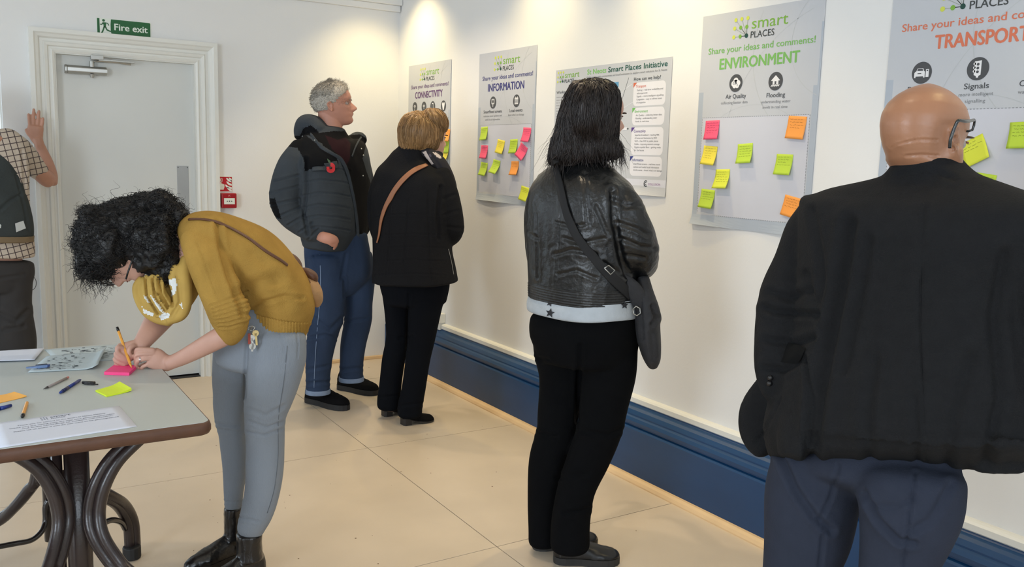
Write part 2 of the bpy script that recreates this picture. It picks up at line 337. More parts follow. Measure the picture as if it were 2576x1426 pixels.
def logo(P, u, v, s, z=.0007):
    """nine linked dots + smart PLACES; u,v = first yellow dot, s = scale 1 on the A1 board"""
    pts = [[(0, 0, M_LY), (.030, .001, M_LY), (.061, .001, M_LY)], [(-.004, -.031, M_LY), (.027, -.031, M_LG), (.058, -.031, M_LG)], [(-.006, -.064, M_LY), (.027, -.064, M_LG), (.059, -.064, M_LD)]]
    ln = MB(); d = (.059, -.064)
    for row in pts:
        for (a, b, _) in row[:3]:
            if (a, b) != d and not (abs(a) < .01 and b > -.02 and a > .02): ln.line2((u+a*s, v+b*s), (u+d[0]*s, v+d[1]*s), .0022*s, z)
    ln.build('logo_links', M_LNK, P)
    for mm, nm in ((M_LY, 'yellow_dots'), (M_LG, 'green_dots'), (M_LD, 'dark_dot')):
        k = MB()
        for row in pts:
            for a, b, m_ in row:
                if m_ is mm: k.disc((u+a*s, v+b*s), (.0078 if m_ is not M_LD else .0085)*s, z+.0003, 18)
        k.build('logo_'+nm, mm, P)
    text('smart', u+.083*s, u+.257*s, v-.041*s, .042*s, M_LG, P, z=z, bold=-.004)
    text('PLACES', u+.080*s, u+.196*s, v-.075*s, .024*s, M_PLACES, P, z=z, bold=.012)
def icon(P, kind, u, v, r=.034):
    z = .0008; MB().disc((u, v), r, z, 40).build('icon_disc', M_DARKG, P); g = MB(); d = MB(); z1 = z+.0004; z2 = z+.0008; k = r/.034
    def q(*p): return [(u+x*k, v+y*k) for x, y in p]
    if kind == 'co2':
        for x, y, rr in ((-.012, -.002, .011), (.0, .008, .013), (.013, .0, .011), (.008, -.010, .010), (-.006, -.010, .010), (0, 0, .013)): g.disc(q((x, y))[0], rr*k, z1+abs(x)*.001, 20)
        g.build('icon_symbol', M_ICON, P); text('CO', u-.014*k, u+.005*k, v-.005*k, .011*k, M_DARKG, P, name='icon_text', z=z2, bold=.02); text('2', u+.006*k, u+.011*k, v-.011*k, .007*k, M_DARKG, P, name='icon_text', z=z2, bold=.02); return
    if kind == 'flood':
        g.flat(q((-.021, .003), (0, .022), (.021, .003), (.017, .001), (.014, .003), (.014, -.012), (.004, -.012), (.004, .0), (-.004, .0), (-.004, -.012), (-.013, -.012), (-.013, .003), (-.017, .001)), z1)
        g.poly2(q(*[(x/1000, -.016+.0028*math.sin(x*.75)) for x in range(-20, 21)]), .004*k, z2)
    elif kind == 'screen':
        g.poly2(q((-.014, .018), (.014, .018), (.014, -.007), (-.014, -.007), (-.014, .018)), .0035*k, z1); g.flat(q((-.011, .015), (.011, .015), (.011, -.004), (-.011, -.004)), z1)
        d.flat(q((-.009, .013), (.009, .013), (.009, -.002), (-.009, -.002)), z2); g.flat(q((-.003, -.008), (.003, -.008), (.003, -.024), (-.003, -.024)), z1)
    elif kind == 'calendar':
        g.flat(q((-.018, .017), (.018, .017), (.018, -.018), (-.018, -.018)), z1); g.flat(q((-.012, .023), (-.008, .023), (-.008, .016), (-.012, .016)), z1); g.flat(q((.008, .023), (.012, .023), (.012, .016), (.008, .016)), z1)
        for yy in (.008, .002, -.004, -.010): d.line2(*q((-.015, yy), (.015, yy)), .0013*k, z2)
        for xx in (-.015, -.009, -.003, .003, .009, .015): d.line2(*q((xx, .008), (xx, -.014)), .0011*k, z2)
    elif kind == 'car':
        g.flat(q((-.025, .0), (-.022, .004), (-.019, .005), (-.015, .014), (.004, .014), (.008, .005), (.011, .003), (.011, -.015), (.006, -.015), (.006, -.011), (-.020, -.011), (-.020, -.015), (-.025, -.015)), z1)
        d.flat(q((-.016, .006), (-.0135, .0125), (.002, .0125), (.005, .006)), z2); d.line2(*q((-.014, -.002), (-.001, -.002)), .0025*k, z2)
        g.flat(q((.014, .010), (.024, .010), (.024, -.014), (.014, -.014)), z1); d.flat(q((.0165, .008), (.0215, .008), (.0215, .004), (.0165, .004)), z2)
    elif kind == 'signal':
        g.flat(q((-.011, .022), (.010, .024), (.010, -.018), (.004, -.021), (.003, -.026), (-.003, -.026), (-.004, -.021), (-.011, -.018)), z1)
        for yy in (.013, .002, -.009): d.disc(q((0, yy))[0], .0042*k, z2, 14); g.disc(q((-.011, yy+.002))[0], .004*k, z1, 10)
    elif kind in ('wifi', 'wifi7'):
        for rr in (.020, .014, .008): g.poly2([(u+rr*k*math.cos(a), v-.008*k+rr*k*math.sin(a)) for a in np.linspace(.7, 2.44, 10)], .0036*k, z1)
        g.disc(q((0, -.010))[0], .0035*k, z1, 12)
        if kind == 'wifi7': g.line2(*q((.002, -.004), (-.004, -.022)), .004*k, z2)
    elif kind == 'phone':
        g.flat(q((-.011, .022), (.011, .022), (.011, -.022), (-.011, -.022)), z1); d.flat(q((-.008, .016), (.008, .016), (.008, -.013), (-.008, -.013)), z2); d.disc(q((0, -.018))[0], .002*k, z2, 10)
    elif kind == 'fibre':
        for a in (-.012, 0, .012): g.flat(q((a*.3-.002, -.024), (a*.3+.003, -.024), (a+.007, .012), (a+.004, .022), (a-.004, .020), (a-.006, .010)), z1+abs(a)*.01)
    g.build('icon_symbol', M_ICON, P)
    if d.v: d.build('icon_detail', M_DARKG, P)
def dashed(P, u0, v0, u1, v1, z=.0009):
    k = MB(); st = .0105
    for (a, b) in (((u0, v0), (u1, v0)), ((u1, v0), (u1, v1)), ((u1, v1), (u0, v1)), ((u0, v1), (u0, v0))):
        L = math.hypot(b[0]-a[0], b[1]-a[1]); n = int(L/st)
        for i in range(n):
            t0, t1 = i/n, (i+.55)/n; k.line2((a[0]+(b[0]-a[0])*t0, a[1]+(b[1]-a[1])*t0), (a[0]+(b[0]-a[0])*t1, a[1]+(b[1]-a[1])*t1), .0022, z)
    o = k.build('dashed_border', M_DASH, P); o['kind'] = 'stuff'
def arc(cx, cy, r, a0, a1, w, clip):
    pts = [(cx+r*math.cos(a), cy+r*math.sin(a)) for a in np.linspace(a0, a1, 60)]; k = MB()
    for p, q_ in zip(pts, pts[1:]):
        if all(.002 < t[0] < clip[0]-.002 and -clip[1]+.002 < t[1] < -.002 for t in (p, q_)): k.line2(p, q_, w, .0003)
    return k
def board(y, title, col, tw, icons, label, name='comment_poster', ztop=2.011, dashes=True):
    P = sheet(name, .597, .838, wallf(y, ztop), .016, M_PAP, int(y*100)); tag(P, label, 'poster', 'portrait comment posters on the right wall')
    k = MB()
    for a in ((.62, -.17, .34, 1.9, 4.4, .0030), (.30, -.72, .36, .9, 3.4, .0016), (.66, -.15, .20, 2.0, 4.4, .0022), (.75, -.62, .62, 1.9, 3.6, .0020)): b_ = arc(*a, (.597, .80)); k.add(b_.v, b_.f)
    o = k.build('curved_lines', M_ARC, P); o['kind'] = 'stuff'
    logo(P, .180, -.034, 1.0)
    cm = mat('title_'+title.lower(), col, .5, 0)
    text('Share your ideas and comments!', .041, .566, -.153, .0235, cm, P, bold=.014)
    text(title, tw[0], tw[1], -.216, .041, cm, P, bold=.028)
    for kd, u, v, tt, t0, t1, subs in icons:
        icon(P, kd, u, -v)
        text(tt, t0, t1, -(v+.058), .0165, M_DARKG, P, bold=.014)
        for i, (s_, a, b) in enumerate(subs): text(s_, a, b, -(v+.079+.020*i), .0105, M_TXT, P)
    MB().flat([(.029, -.404), (.566, -.404), (.566, -.796), (.029, -.796)], .0005).build('comment_panel', M_PANEL, P)
    dashed(P, .029, -.404, .566, -.796)
    return P
board(2.69, 'ENVIRONMENT', (120, 178, 92), (.106, .502), [('co2', .200, .274, 'Air Quality', .150, .257, [('collecting better data', .127, .267)]),
      ('flood', .398, .278, 'Flooding', .359, .447, [('understanding water', .333, .474), ('levels in real time', .344, .462)])], 'grey poster with a green ENVIRONMENT heading and eight sticky notes')
board(4.495, 'INFORMATION', (54, 54, 120), (.104, .485), [('screen', .165, .279, 'SmartPanel screens', .062, .265, [('real-time travel updates and', .062, .262), ('useful local information', .08, .245)]),
      ('calendar', .412, .279, 'Local events', .342, .475, [('latest what\'s on listings', .33, .49)])], 'grey poster with a dark blue INFORMATION heading and ten sticky notes')
board(5.435, 'CONNECTIVITY', (92, 52, 110), (.101, .490), [('wifi7', .100, .272, 'Superfast', .05, .15, []), ('wifi', .234, .274, 'WiFi', .20, .265, []), ('phone', .358, .276, 'Mobile', .326, .398, []),
      ('fibre', .504, .277, 'Gigabit-', .463, .548, [('capable fibre', .43, .579)])], 'grey poster with a purple CONNECTIVITY heading nearest the room corner')
board(1.828, 'TRANSPORT', (214, 116, 84), (.158, .448), [('car', .124, .286, 'Parking', .08, .17, []), ('signal', .305, .286, 'Signals', .267, .344, [('more intelligent', .253, .359), ('signalling', .274, .337)]),
      ('car', .48, .286, 'Congestion', .432, .54, [('ways to address', .43, .535), ('issues', .46, .50)])], 'grey poster with an orange TRANSPORT heading, cut off by the right edge of the picture')
# landscape board
P = sheet('information_poster', .858, .588, wallf(3.718, 1.868), .012, M_PAP, 9, False); tag(P, 'landscape grey Smart Places Initiative poster behind the long haired woman', 'poster')
logo(P, .022, -.014, .69)
M_GH = mat('heading_green', (128, 190, 98), .5, 0); M_DG = mat('heading_dark_green', (30, 84, 70), .5, 0)
text('St Neots', .262, .409, -.037, .0235, M_GH, P, bold=.02); text('Smart Places Initiative', .423, .830, -.037, .0235, M_DG, P, bold=.02)
text('Collaborating with communities and local businesses to explore smart solutions for St Neots', .257, .828, -.056, .0085, M_TXT, P, bold=.006)
text('How can we help?', .612, .791, -.087, .015, M_PLACES, P, bold=.01); text('Working together', .011, .164+.03, -.117, .014, M_PLACES, P, bold=.01)
k = MB()
for r_ in range(16):
    x = .012
    while x < .19:
        w_ = random.uniform(.008, .03); x2 = min(x+w_, .2); k.line2((x, -.135-r_*.0135), (x2, -.135-r_*.0135), .0042, .0004); x = x2+.004
o = k.build('small_print', mat('faint_print', (158, 160, 164), .6, 0), P); o['kind'] = 'stuff'
def rbox(u0, v0, u1, v1, r, z):
    p = []
    for cx, cy, a0 in ((u1-r, v1+r, -math.pi/2), (u1-r, v0-r, 0), (u0+.002, v0-.002, math.pi/2), (u0+r, v1+r, math.pi)):
        rr = r if a0 != math.pi/2 else .002
        for a in np.linspace(a0, a0+math.pi/2, 7): p.append((cx+rr*math.cos(a), cy+rr*math.sin(a)))
    return MB().flat(p, z)
M_BOXW = mat('box_white', (224, 224, 230), .5, .01)
for (v0, v1, hd, hw, c, lines) in ((.096, .199, 'Transport', .697, (206, 104, 70), ['Parking – real-time availability and', 'online payments', 'Signals – more intelligent signalling', 'Congestion – ways to address issues', 'of congestion']),
        (.206, .284, 'Environment', .717, (110, 180, 90), ['Air Quality – collecting better data', 'Flooding – understanding water', 'levels in real time']),
        (.293, .415, 'Connectivity', .709, (84, 52, 130), ['Superfast broadband – reaching 98%', 'of homes and businesses by 2020', 'WiFi – free WiFi in public places', 'Mobile – improving network coverage', 'Gigabit-capable fibre – getting ready', 'for the future']),
        (.421, .508, 'Information', .703, (46, 56, 130), ['SmartPanel screens – real-time travel', 'updates and useful local information', 'Local events – latest what\'s on listings'])):
    rbox(.612, -v0, .826, -v1, .022, .0003).build('text_box', M_BOXW, P)
    cm = mat('box_'+hd.lower(), c, .5, 0)
    MB().flat([(.611, -v0), (.634, -v0), (.611, -v0-.022)], .0008).build('corner_mark', cm, P)
    text(hd, .628, hw, -v0-.022, .012, cm, P, bold=.012)
    for i, s_ in enumerate(lines):
        text(s_, .636, .636+len(s_)*.0048, -v0-.037-i*(.0135), .0072, M_TXT, P, bold=.01)
MB().flat([(.002, -.522), (.856, -.522), (.856, -.556), (.002, -.556)], .0002).build('footer_band', mat('footer_white', (214, 216, 226), .5, .01), P)
cc = MB()
for rr in (.0125, .006): cc.poly2([(.727+rr*math.cos(a), -.540+rr*math.sin(a)) for a in np.linspace(.9, 5.4, 18)], .0036 if rr > .01 else .003, .0007)
cc.flat([(.7145, -.54), (.718, -.54), (.718, -.553), (.7145, -.553)], .0007)
cc.build('logo_mark', M_PLACES, P); text('COLLUSION', .742, .822, -.546, .009, mat('print_magenta', (150, 96, 160), .5, 0), P)
g = MB().flat([(.36, -.085), (.505, -.085), (.505, -.108), (.36, -.108)], .0004); g.build('picture_strip', mat('picture_blue', (90, 150, 190), .5, .2, 40), P)
g = MB().poly2([(.575, -.07), (.53, -.175)], .002, .0004); g.build('diagram_line', M_PLACES, P)
g = MB().poly2([(.60, -.10), (.55, -.12), (.52, -.15)], .002, .0004).poly2([(.612, -.18), (.56, -.2), (.52, -.205)], .002, .0004); g.build('diagram_line', M_BOXW, P)
MB().flat([(.545, -.292), (.578, -.292), (.578, -.304), (.545, -.304)], .0004).build('diagram_box', M_BOXW, P)
MB().flat([(.578, -.296), (.584, -.296), (.584, -.291), (.591, -.298), (.584, -.305), (.584, -.300), (.578, -.300)], .0005).build('diagram_arrow', M_PLACES, P)
# ---------- sticky notes ----------
NCOL = dict(pink=(240, 88, 124), yellow=(232, 216, 72), lime=(184, 212, 62), orange=(246, 160, 72), citron=(212, 220, 62))
def note(px, py, rot, colour, label, lift=.014, hinge=.0, side=0, s=.076, poster='', seed=0):
    c = hit(px, py, 0, PX-.003); rg = np.random.default_rng(int(px*7+py))
    M = frame((PX-.0018, c[1], c[2]), (0, -1, 0), (0, 0, 1)) @ Matrix.Rotation(math.radians(rot), 4, 'Z')
    n = 8; V = []; Fc = []
    def zz(u, v):  # v 0 top .. 1 bottom
        t = max(0, (v-.18)/.82); return lift*t**1.6*(1+side*(u-.5)*1.6)+.0006*math.sin(5*u+3*v)
    for t in (0, 1):
        for j in range(n+1):
            for i in range(n+1):
                u, v = i/n, j/n; V.append(((u-.5)*s, (.5-v)*s*(1-.012*v), zz(u, v)+(.0004 if t else 0)))
    N = (n+1)**2
    for j in range(n):
        for i in range(n): a = j*(n+1)+i; Fc += [(N+a, N+a+n+1, N+a+n+2, N+a+1), (a, a+1, a+n+2, a+n+1)]
    for i in range(n):
        b = n*(n+1)+i; Fc += [(i, N+i, N+i+1, i+1), (b, b+1, N+b+1, N+b)]; b = i*(n+1); Fc += [(b, b+n+1, N+b+n+1, N+b), (b+n, N+b+n, N+b+2*n+1, b+2*n+1)]
    o = newobj('sticky_note', V, Fc, mat('note_'+colour, NCOL[colour], .6, .02, 10), None, True, M)
    tag(o, label, 'sticky note', 'sticky notes on the posters')
    k = MB(); nl = int(rg.integers(3, 6))
    for r_ in range(nl):
        v = .14+r_*.125; x = .1+rg.uniform(0, .08); xe = rg.uniform(.6, .92)
        while x < xe:
            L = rg.uniform(.07, .2); pts = []
            for q in range(7):
                u = x+L*q/6; pts.append(((u-.5)*s, (.5-v)*s+rg.uniform(-.0016, .0016), u))
            for a, b in zip(pts, pts[1:]):
                za = zz(a[2], v)+.0009; w_ = .0005
                k.add([(a[0], a[1]+w_, za), (a[0], a[1]-w_, za), (b[0], b[1]-w_, za), (b[0], b[1]+w_, za)], [(0, 1, 2, 3)])
            x += L+.05
    h = k.build('handwriting', mat('ink_'+colour, [c_*.62 for c_ in NCOL[colour]], .6, 0), o); h['kind'] = 'stuff'
    return o
E1 = 'ENVIRONMENT poster'; I1 = 'INFORMATION poster'
note(1791, 327, 1, 'pink', 'pink sticky note at the top left of the '+E1, .010)
note(1785, 391, -4, 'yellow', 'yellow sticky note directly below the pink one on the '+E1)
note(1874, 386, 4, 'lime', 'lime green sticky note upper middle of the '+E1)
note(1972, 414, -1, 'lime', 'lime green sticky note right of centre on the '+E1)
note(1817, 450, 2, 'citron', 'yellow green sticky note slanted between two others on the left of the '+E1, .022)
note(1779, 500, -3, 'lime', 'lime green sticky note at the bottom left of the '+E1)
note(2003, 321, -4, 'orange', 'orange sticky note at the top right of the '+E1, .008, s=.082)
note(1990, 520, -10, 'orange', 'orange sticky note at the lower right of the '+E1+', partly behind the bald man', .008)
note(1218, 336, 4, 'lime', 'lime green sticky note at the top left of the '+I1)
note(1218, 382, -1, 'pink', 'pink sticky note on the left edge of the '+I1)
note(1217, 425, -4, 'lime', 'lime green sticky note below the left pink one on the '+I1, .018)
note(1259, 369, -8, 'yellow', 'yellow sticky note in the middle of the '+I1)
note(1248, 419, -7, 'lime', 'curling lime green sticky note in the bottom row of the '+I1, .03)
note(1292, 368, 2, 'lime', 'lime green sticky note beside the pink pair on the '+I1)
note(1325, 339, -3, 'pink', 'pink sticky note at the top right of the '+I1, .016)
note(1314, 381, -26, 'pink', 'tilted pink sticky note folded at its top on the '+I1, .02)
note(1295, 423, 1, 'orange', 'orange sticky note at the lower middle of the '+I1, .018)
note(1319, 487, -8, 'citron', 'yellow green sticky note at the bottom right of the '+I1)
note(1124, 340, -2, 'orange', 'orange sticky note on the CONNECTIVITY poster beside the blonde woman\'s face', .03, side=-.8)
note(1122, 369, 0, 'lime', 'lime green sticky note on the CONNECTIVITY poster under the orange one', .008)
note(1121, 386, 0, 'yellow', 'yellow sticky note low on the CONNECTIVITY poster beside the blonde woman', .02)
note(2452, 380, 27, 'citron', 'tilted yellow sticky note right of the bald man\'s head', .012, s=.078)
note(2572, 340, 2, 'lime', 'lime green sticky note on the TRANSPORT poster at the right edge of the picture', .014)
note(2469, 468, -7, 'lime', 'lime green sticky note above the bald man\'s right shoulder', .014)
# ================= TABLE =================
M_LAM = mat('grey_laminate', (186, 193, 192), .38, .025, 5, .02, 200)
M_EDGE = mat('brown_edge', (88, 58, 42), .5, .12, 25, .08, 120)
M_BENT = mat('dark_bentwood', (44, 34, 33), .33, .18, 14, .08, 150, coat=.2)
TX0, TX1, TY0, TY1, TZ = -.72, .519, 2.205, 3.28, .74
tb = empty('table', ((TX0+TX1)/2, 2.75, 0), 'table with pale grey laminate top, brown edge and dark bentwood legs', 'table')
def rr(x0, y0, x1, y1, r, n=6):
    p = []
    for cx, cy, a0 in ((x1-r, y1-r, 0), (x0+r, y1-r, 1), (x0+r, y0+r, 2), (x1-r, y0+r, 3)):
        for a in np.linspace(a0*math.pi/2, (a0+1)*math.pi/2, n): p.append((cx+r*math.cos(a), cy+r*math.sin(a)))
    return p
def ring_stack(levels):
    v = []; f = []; n = None
    for i, (p, z) in enumerate(levels):
        n = len(p); v += [(x, y, z) for x, y in p]
        if i: f += [((i-1)*n+k, (i-1)*n+(k+1) % n, i*n+(k+1) % n, i*n+k) for k in range(n)]
    f += [tuple(range(n))[::-1], tuple(range((len(levels)-1)*n, len(levels)*n))]
    return v, f
def loc(o):
    """keep world placement when parented to an unrotated empty"""
    if o.parent: o.location = Vector(o.location)-o.parent.matrix_world.translation
    return o
R_ = lambda d, r: rr(TX0+d, TY0+d, TX1-d, TY1-d, r)
v, f = ring_stack([(R_(.012, .02), TZ-.036), (R_(.004, .026), TZ-.032), (R_(0, .028), TZ-.024), (R_(0, .028), TZ-.012), (R_(.003, .026), TZ-.003), (R_(.008, .02), TZ-.0008)])
loc(newobj('edge_band', v, f, M_EDGE, tb, True)); 
v, f = ring_stack([(R_(.007, .022), TZ-.004), (R_(.007, .022), TZ)]); loc(newobj('tabletop', v, f, M_LAM, tb))
def bent(name, pts, r, gap=.030, n=2, ax=(1, 0, 0)):
    """pair of parallel bentwood rods"""
    P_ = catmull(pts, 6); k = MB(); ax = np.array(ax, float)
    for s in ([-gap/2, gap/2] if n == 2 else [0]): k.tube([tuple(p+ax*s) for p in P_], r, 10)
    return loc(k.build(name, M_BENT, tb, True))
def col(name, c, w, d, z0, z1):
    v, f = ring_stack([(rr(c[0]-w, c[1]-d, c[0]+w, c[1]+d, min(w, d)*.8, 6), z0), (rr(c[0]-w, c[1]-d, c[0]+w, c[1]+d, min(w, d)*.8, 6), z1)])
    k = MB().add(v, f); return loc(k.build(name, M_BENT, tb, True))
CY = 2.50
col('column', (.232, CY), .030, .034, .03, .704); col('column', (.205, 3.05), .024, .028, .16, .704)
col('column', (.232-.045, CY+.03), .012, .03, .03, .704)
A = lambda px, py, y: hit(px, py, 1, y)
def chain(seq): return [A(*q) for q in seq]
bent('leg', chain([(345, 1100, 2.44), (285, 1160, 2.44), (250, 1225, 2.44), (237, 1290, 2.44), (248, 1350, 2.42), (290, 1415, 2.40), (345, 1480, 2.36)]) + [np.array([.44, 2.32, .012])], .0165, .030, ax=(.75, -.45, 0))
bent('leg', chain([(45, 1135, 2.44), (105, 1175, 2.44), (145, 1235, 2.44), (160, 1300, 2.44), (152, 1360, 2.42), (132, 1430, 2.38), (105, 1500, 2.34)]) + [np.array([.06, 2.28, .012])], .0165, .032, ax=(.75, .45, 0))
p = [np.array([.235, 2.90, .42]), A(268, 1247, 3.02), A(306, 1272, 3.10), A(328, 1312, 3.14), A(333, 1360, 3.15), A(333, 1392, 3.15)]
bent('leg', p, .0185, .024, ax=(.8, .3, 0)); loc(MB().cyl((.452, 3.135, .001), (.452, 3.135, .045), .030, n=14).build('foot_cap', mat('rubber_black', (24, 24, 25), .6), tb, bev=.004))
p = [np.array([.2, 3.03, .60]), A(98, 1190, 3.03), A(78, 1225, 3.05), A(40, 1272, 3.08), A(5, 1303, 3.12), A(-60, 1340, 3.16), np.array([-.07, 3.2, .02])]
bent('leg', p, .017, .034, ax=(.5, -.3, .6))
M_ROD = mat('brace_rod', (34, 30, 30), .22, .1, 10, coat=.5)
k = MB().tube([tuple(q) for q in catmull([A(122, 1258, 3.02), A(114, 1275, 3.02), A(114, 1310, 3.02), A(105, 1336, 3.0), A(80, 1358, 2.98), A(40, 1367, 2.96), A(-20, 1378, 2.94), A(-90, 1392, 2.92)], 5)], .0085, 10)
loc(k.build('brace', M_ROD, tb, True))
k = MB().tube([tuple(q) for q in catmull([A(250, 1322, 3.0), A(268, 1312, 3.03), A(285, 1308, 3.06), A(305, 1314, 3.1), A(315, 1330, 3.13)], 5)], .010, 10)
loc(k.build('brace', M_ROD, tb, True))
# ---------- things on the table ----------
T0 = TZ+.0004
def tp(px, py, z=TZ): return hit(px, py, 2, z)
def paper(name, q, z, material, label, cat, th=.0006, curl=0, cc=None):
    """q = four table points: top-left, top-right, bottom-right, bottom-left"""
    q = [np.array(a)[:2] for a in q]; n = 12; V = []; Fc = []
    for t in (0, 1):
        for j in range(n+1):
            for i in range(n+1):
                u, v = i/n, j/n; p = (q[0]*(1-u)+q[1]*u)*(1-v)+(q[3]*(1-u)+q[2]*u)*v
                e = curl*max(0, u+v-1.55)**2/.2 if cc == 'br' else curl*max(0, u-.8)**2/.04 if cc == 'r' else .0008*math.sin(5*u)*math.sin(4*v)*(1 if curl else 0)
                V.append((p[0], p[1], z+abs(e)+(th if t else 0)))
    N = (n+1)**2
    for j in range(n):
        for i in range(n): a = j*(n+1)+i; Fc += [(N+a, N+a+n+1, N+a+n+2, N+a+1), (a, a+1, a+n+2, a+n+1)]
    for i in range(n):
        b = n*(n+1)+i; Fc += [(i, N+i, N+i+1, i+1), (b, b+1, N+b+1, N+b)]; b = i*(n+1); Fc += [(b, b+n+1, N+b+n+1, N+b), (b+n, N+b+n, N+b+2*n+1, b+2*n+1)]
    o = newobj(name, V, Fc, material, None, True); return tag(o, label, cat)
M_WP = mat('white_paper', (214, 220, 236), .55, .015, 8); M_NEWS = mat('newsprint', (186, 200, 206), .6, .03, 8)
M_INK = mat('faded_ink', (96, 104, 112), .7, 0)
nb = paper('printed_sheet', [tp(112, 880), tp(318, 866), tp(345, 902), tp(150, 915)], T0, M_NEWS, 'large pale blue printed sheet lying at the back of the table', 'paper', .0006)
n2 = paper('printed_sheet', [tp(118, 897), tp(268, 884), tp(247, 929), tp(70, 938)], T0+.0012, M_NEWS, 'pale printed leaflet with lifted corner in front of the large printed sheet', 'paper', .0008, .014, 'r')
for par, q, seed, n_ in ((nb, [tp(150, 880), tp(310, 869), tp(335, 898), tp(170, 908)], 3, 30), (n2, [tp(130, 899), tp(245, 889), tp(226, 924), tp(95, 934)], 4, 26)):
    rg = np.random.default_rng(seed); k = MB(); q = [np.array(a) for a in q]
    for _ in range(n_*4):
        u, v = rg.uniform(0, .92), round(rg.uniform(0, 1)*9)/9; L = rg.uniform(.02, .08); w_ = .0016 if rg.uniform() < .75 else .005
        P0 = (q[0]*(1-u)+q[1]*u)*(1-v)+(q[3]*(1-u)+q[2]*u)*v; u2 = u+L; P1 = (q[0]*(1-u2)+q[1]*u2)*(1-v)+(q[3]*(1-u2)+q[2]*u2)*v
        z = (T0+.0012 if par is nb else T0+.0032)
        if par is n2 and u2 > .8: continue
        k.add([(P0[0], P0[1]+w_, z), (P0[0], P0[1]-w_, z), (P1[0], P1[1]-w_, z), (P1[0], P1[1]+w_, z)], [(0, 1, 2, 3)])
    o = k.build('print_lines', M_INK, par); o['kind'] = 'stuff'
paper('paper_sheet', [tp(-40, 889), tp(111, 880), tp(87, 909), tp(-60, 914)], T0+.0044, M_WP, 'blank white sheet at the back left corner of the table', 'paper', .0012)
sg_ = paper('notice_sheet', [np.array([.040, 2.425, 0]), np.array([.335, 2.455, 0]), np.array([.346, 2.247, 0]), np.array([.051, 2.217, 0])], T0, M_WP, 'white printed notice nearest the front edge of the table', 'paper', .0005)
ang = math.atan2(.030, .295)
hp = empty('lettering_base', (0, 0, 0)); bpy.data.objects.remove(hp)
Mx = frame((.040, 2.425, T0+.0006), (math.cos(ang), math.sin(ang), 0), (-math.sin(ang), math.cos(ang), 0))
for s_, a, b, v_, h_ in (('smart', .128, .175, -.022, .012), ('PLACES', .128, .160, -.034, .006), ('Thank you for coming to the Smart St Neots Meetup', .050, .250, -.055, .0065),
                         ('While you are taking part, we may take photographs/video', .030, .268, -.072, .0065), ('and audio recordings to support our research.', .055, .262, -.086, .0065),
                         ('Please let us know if you do not want to be photographed', .035, .270, -.103, .0065)):
    t = text(s_, a, b, v_, h_, mat('notice_ink', (104, 110, 130), .6, 0), sg_, z=.0004, bold=.004); t.matrix_local = Mx
k = MB()
for i, (x, y) in enumerate(((.108, -.014), (.114, -.014), (.120, -.014), (.108, -.023), (.114, -.023), (.120, -.023), (.108, -.032), (.114, -.032), (.120, -.032))): k.disc((x, y), .002, .0004, 8)
t = k.build('logo_dots', mat('notice_ink', (104, 110, 130)), sg_); t.matrix_local = Mx
def pad(name, pts, h, mcol, label, cat='sticky notes', curl=0, var=None):
    q = [np.array([p[0], p[1]]) for p in pts]; n = 8; V = []; Fc = []
    for t in (0, 1):
        for j in range(n+1):
            for i in range(n+1):
                u, v = i/n, j/n; p = (q[0]*(1-u)+q[1]*u)*(1-v)+(q[3]*(1-u)+q[2]*u)*v
                V.append((p[0], p[1], T0+(h*1.0 if t else 0)+curl*max(0, u-.55)**2/.2*(1 if t else .4)))
    N = (n+1)**2
    for j in range(n):
        for i in range(n): a = j*(n+1)+i; Fc += [(N+a, N+a+n+1, N+a+n+2, N+a+1), (a, a+1, a+n+2, a+n+1)]
    for i in range(n):
        b = n*(n+1)+i; Fc += [(i, N+i, N+i+1, i+1), (b, b+1, N+b+1, N+b)]; b = i*(n+1); Fc += [(b, b+n+1, N+b+n+1, N+b), (b+n, N+b+n, N+b+2*n+1, b+2*n+1)]
    return tag(newobj(name, V, Fc, mcol, None, False), label, cat)
pk = pad('sticky_note_pad', [tp(288, 924), tp(346, 926), tp(325, 945), tp(262, 943)], .009, mat('pad_pink', (255, 72, 140), .55, .02, 30), 'thick bright pink sticky note pad being written on')
for zz_ in (.002, .004, .006):
    pass
pad('sticky_note_pad', [tp(240, 980, TZ+.006), tp(301, 968), tp(331, 985), tp(268, 999)], .004, mat('pad_lime', (216, 240, 50), .55, .02, 30), 'lime yellow sticky note pad with a lifting corner right of the pens', curl=.006)
pad('sticky_note_pad', [tp(-30, 1000), tp(36, 989), tp(67, 999), tp(-8, 1016)], .0012, mat('pad_orange', (250, 184, 80), .55, .02, 30), 'flat orange sticky notes at the left edge of the table', curl=.003)
def pen(name, a, b, r, parts, label, tipped=True, za=None, zb=None, cat='pen'):
    """a=tip pixel, b=end pixel on the table; parts=[(t0,t1,material,r0,r1,name)]"""
    A_ = np.array(a, float); B_ = np.array(b, float)
    root = empty(name, (A_+B_)/2*np.array([1, 1, 0])+np.array([0, 0, min(A_[2], B_[2])-r]), label, cat)
    for t0, t1, mt, r0, r1, nm in parts:
        loc(MB().cyl(A_+(B_-A_)*t0, A_+(B_-A_)*t1, r0, r1, 10 if 'hex' not in nm else 6).build(nm.replace('hex_', ''), mt, root, 'hex' not in nm))
    return root
M_BK = mat('black_plastic', (20, 20, 22), .35, .0); M_BL = mat('blue_plastic', (24, 52, 130), .3, .05); M_OR = mat('orange_barrel', (226, 158, 62), .4, .04, 20)
M_CL = mat('smoky_barrel', (160, 150, 148), .2, .03, 20, alpha=.75); M_PKT = mat('pink_plug', (196, 120, 110), .4); M_GR = mat('grey_tip', (84, 86, 88), .35, metal=.5)
def tz(px, py, r): p = tp(px, py, TZ+r); p[2] = T0+r; return p
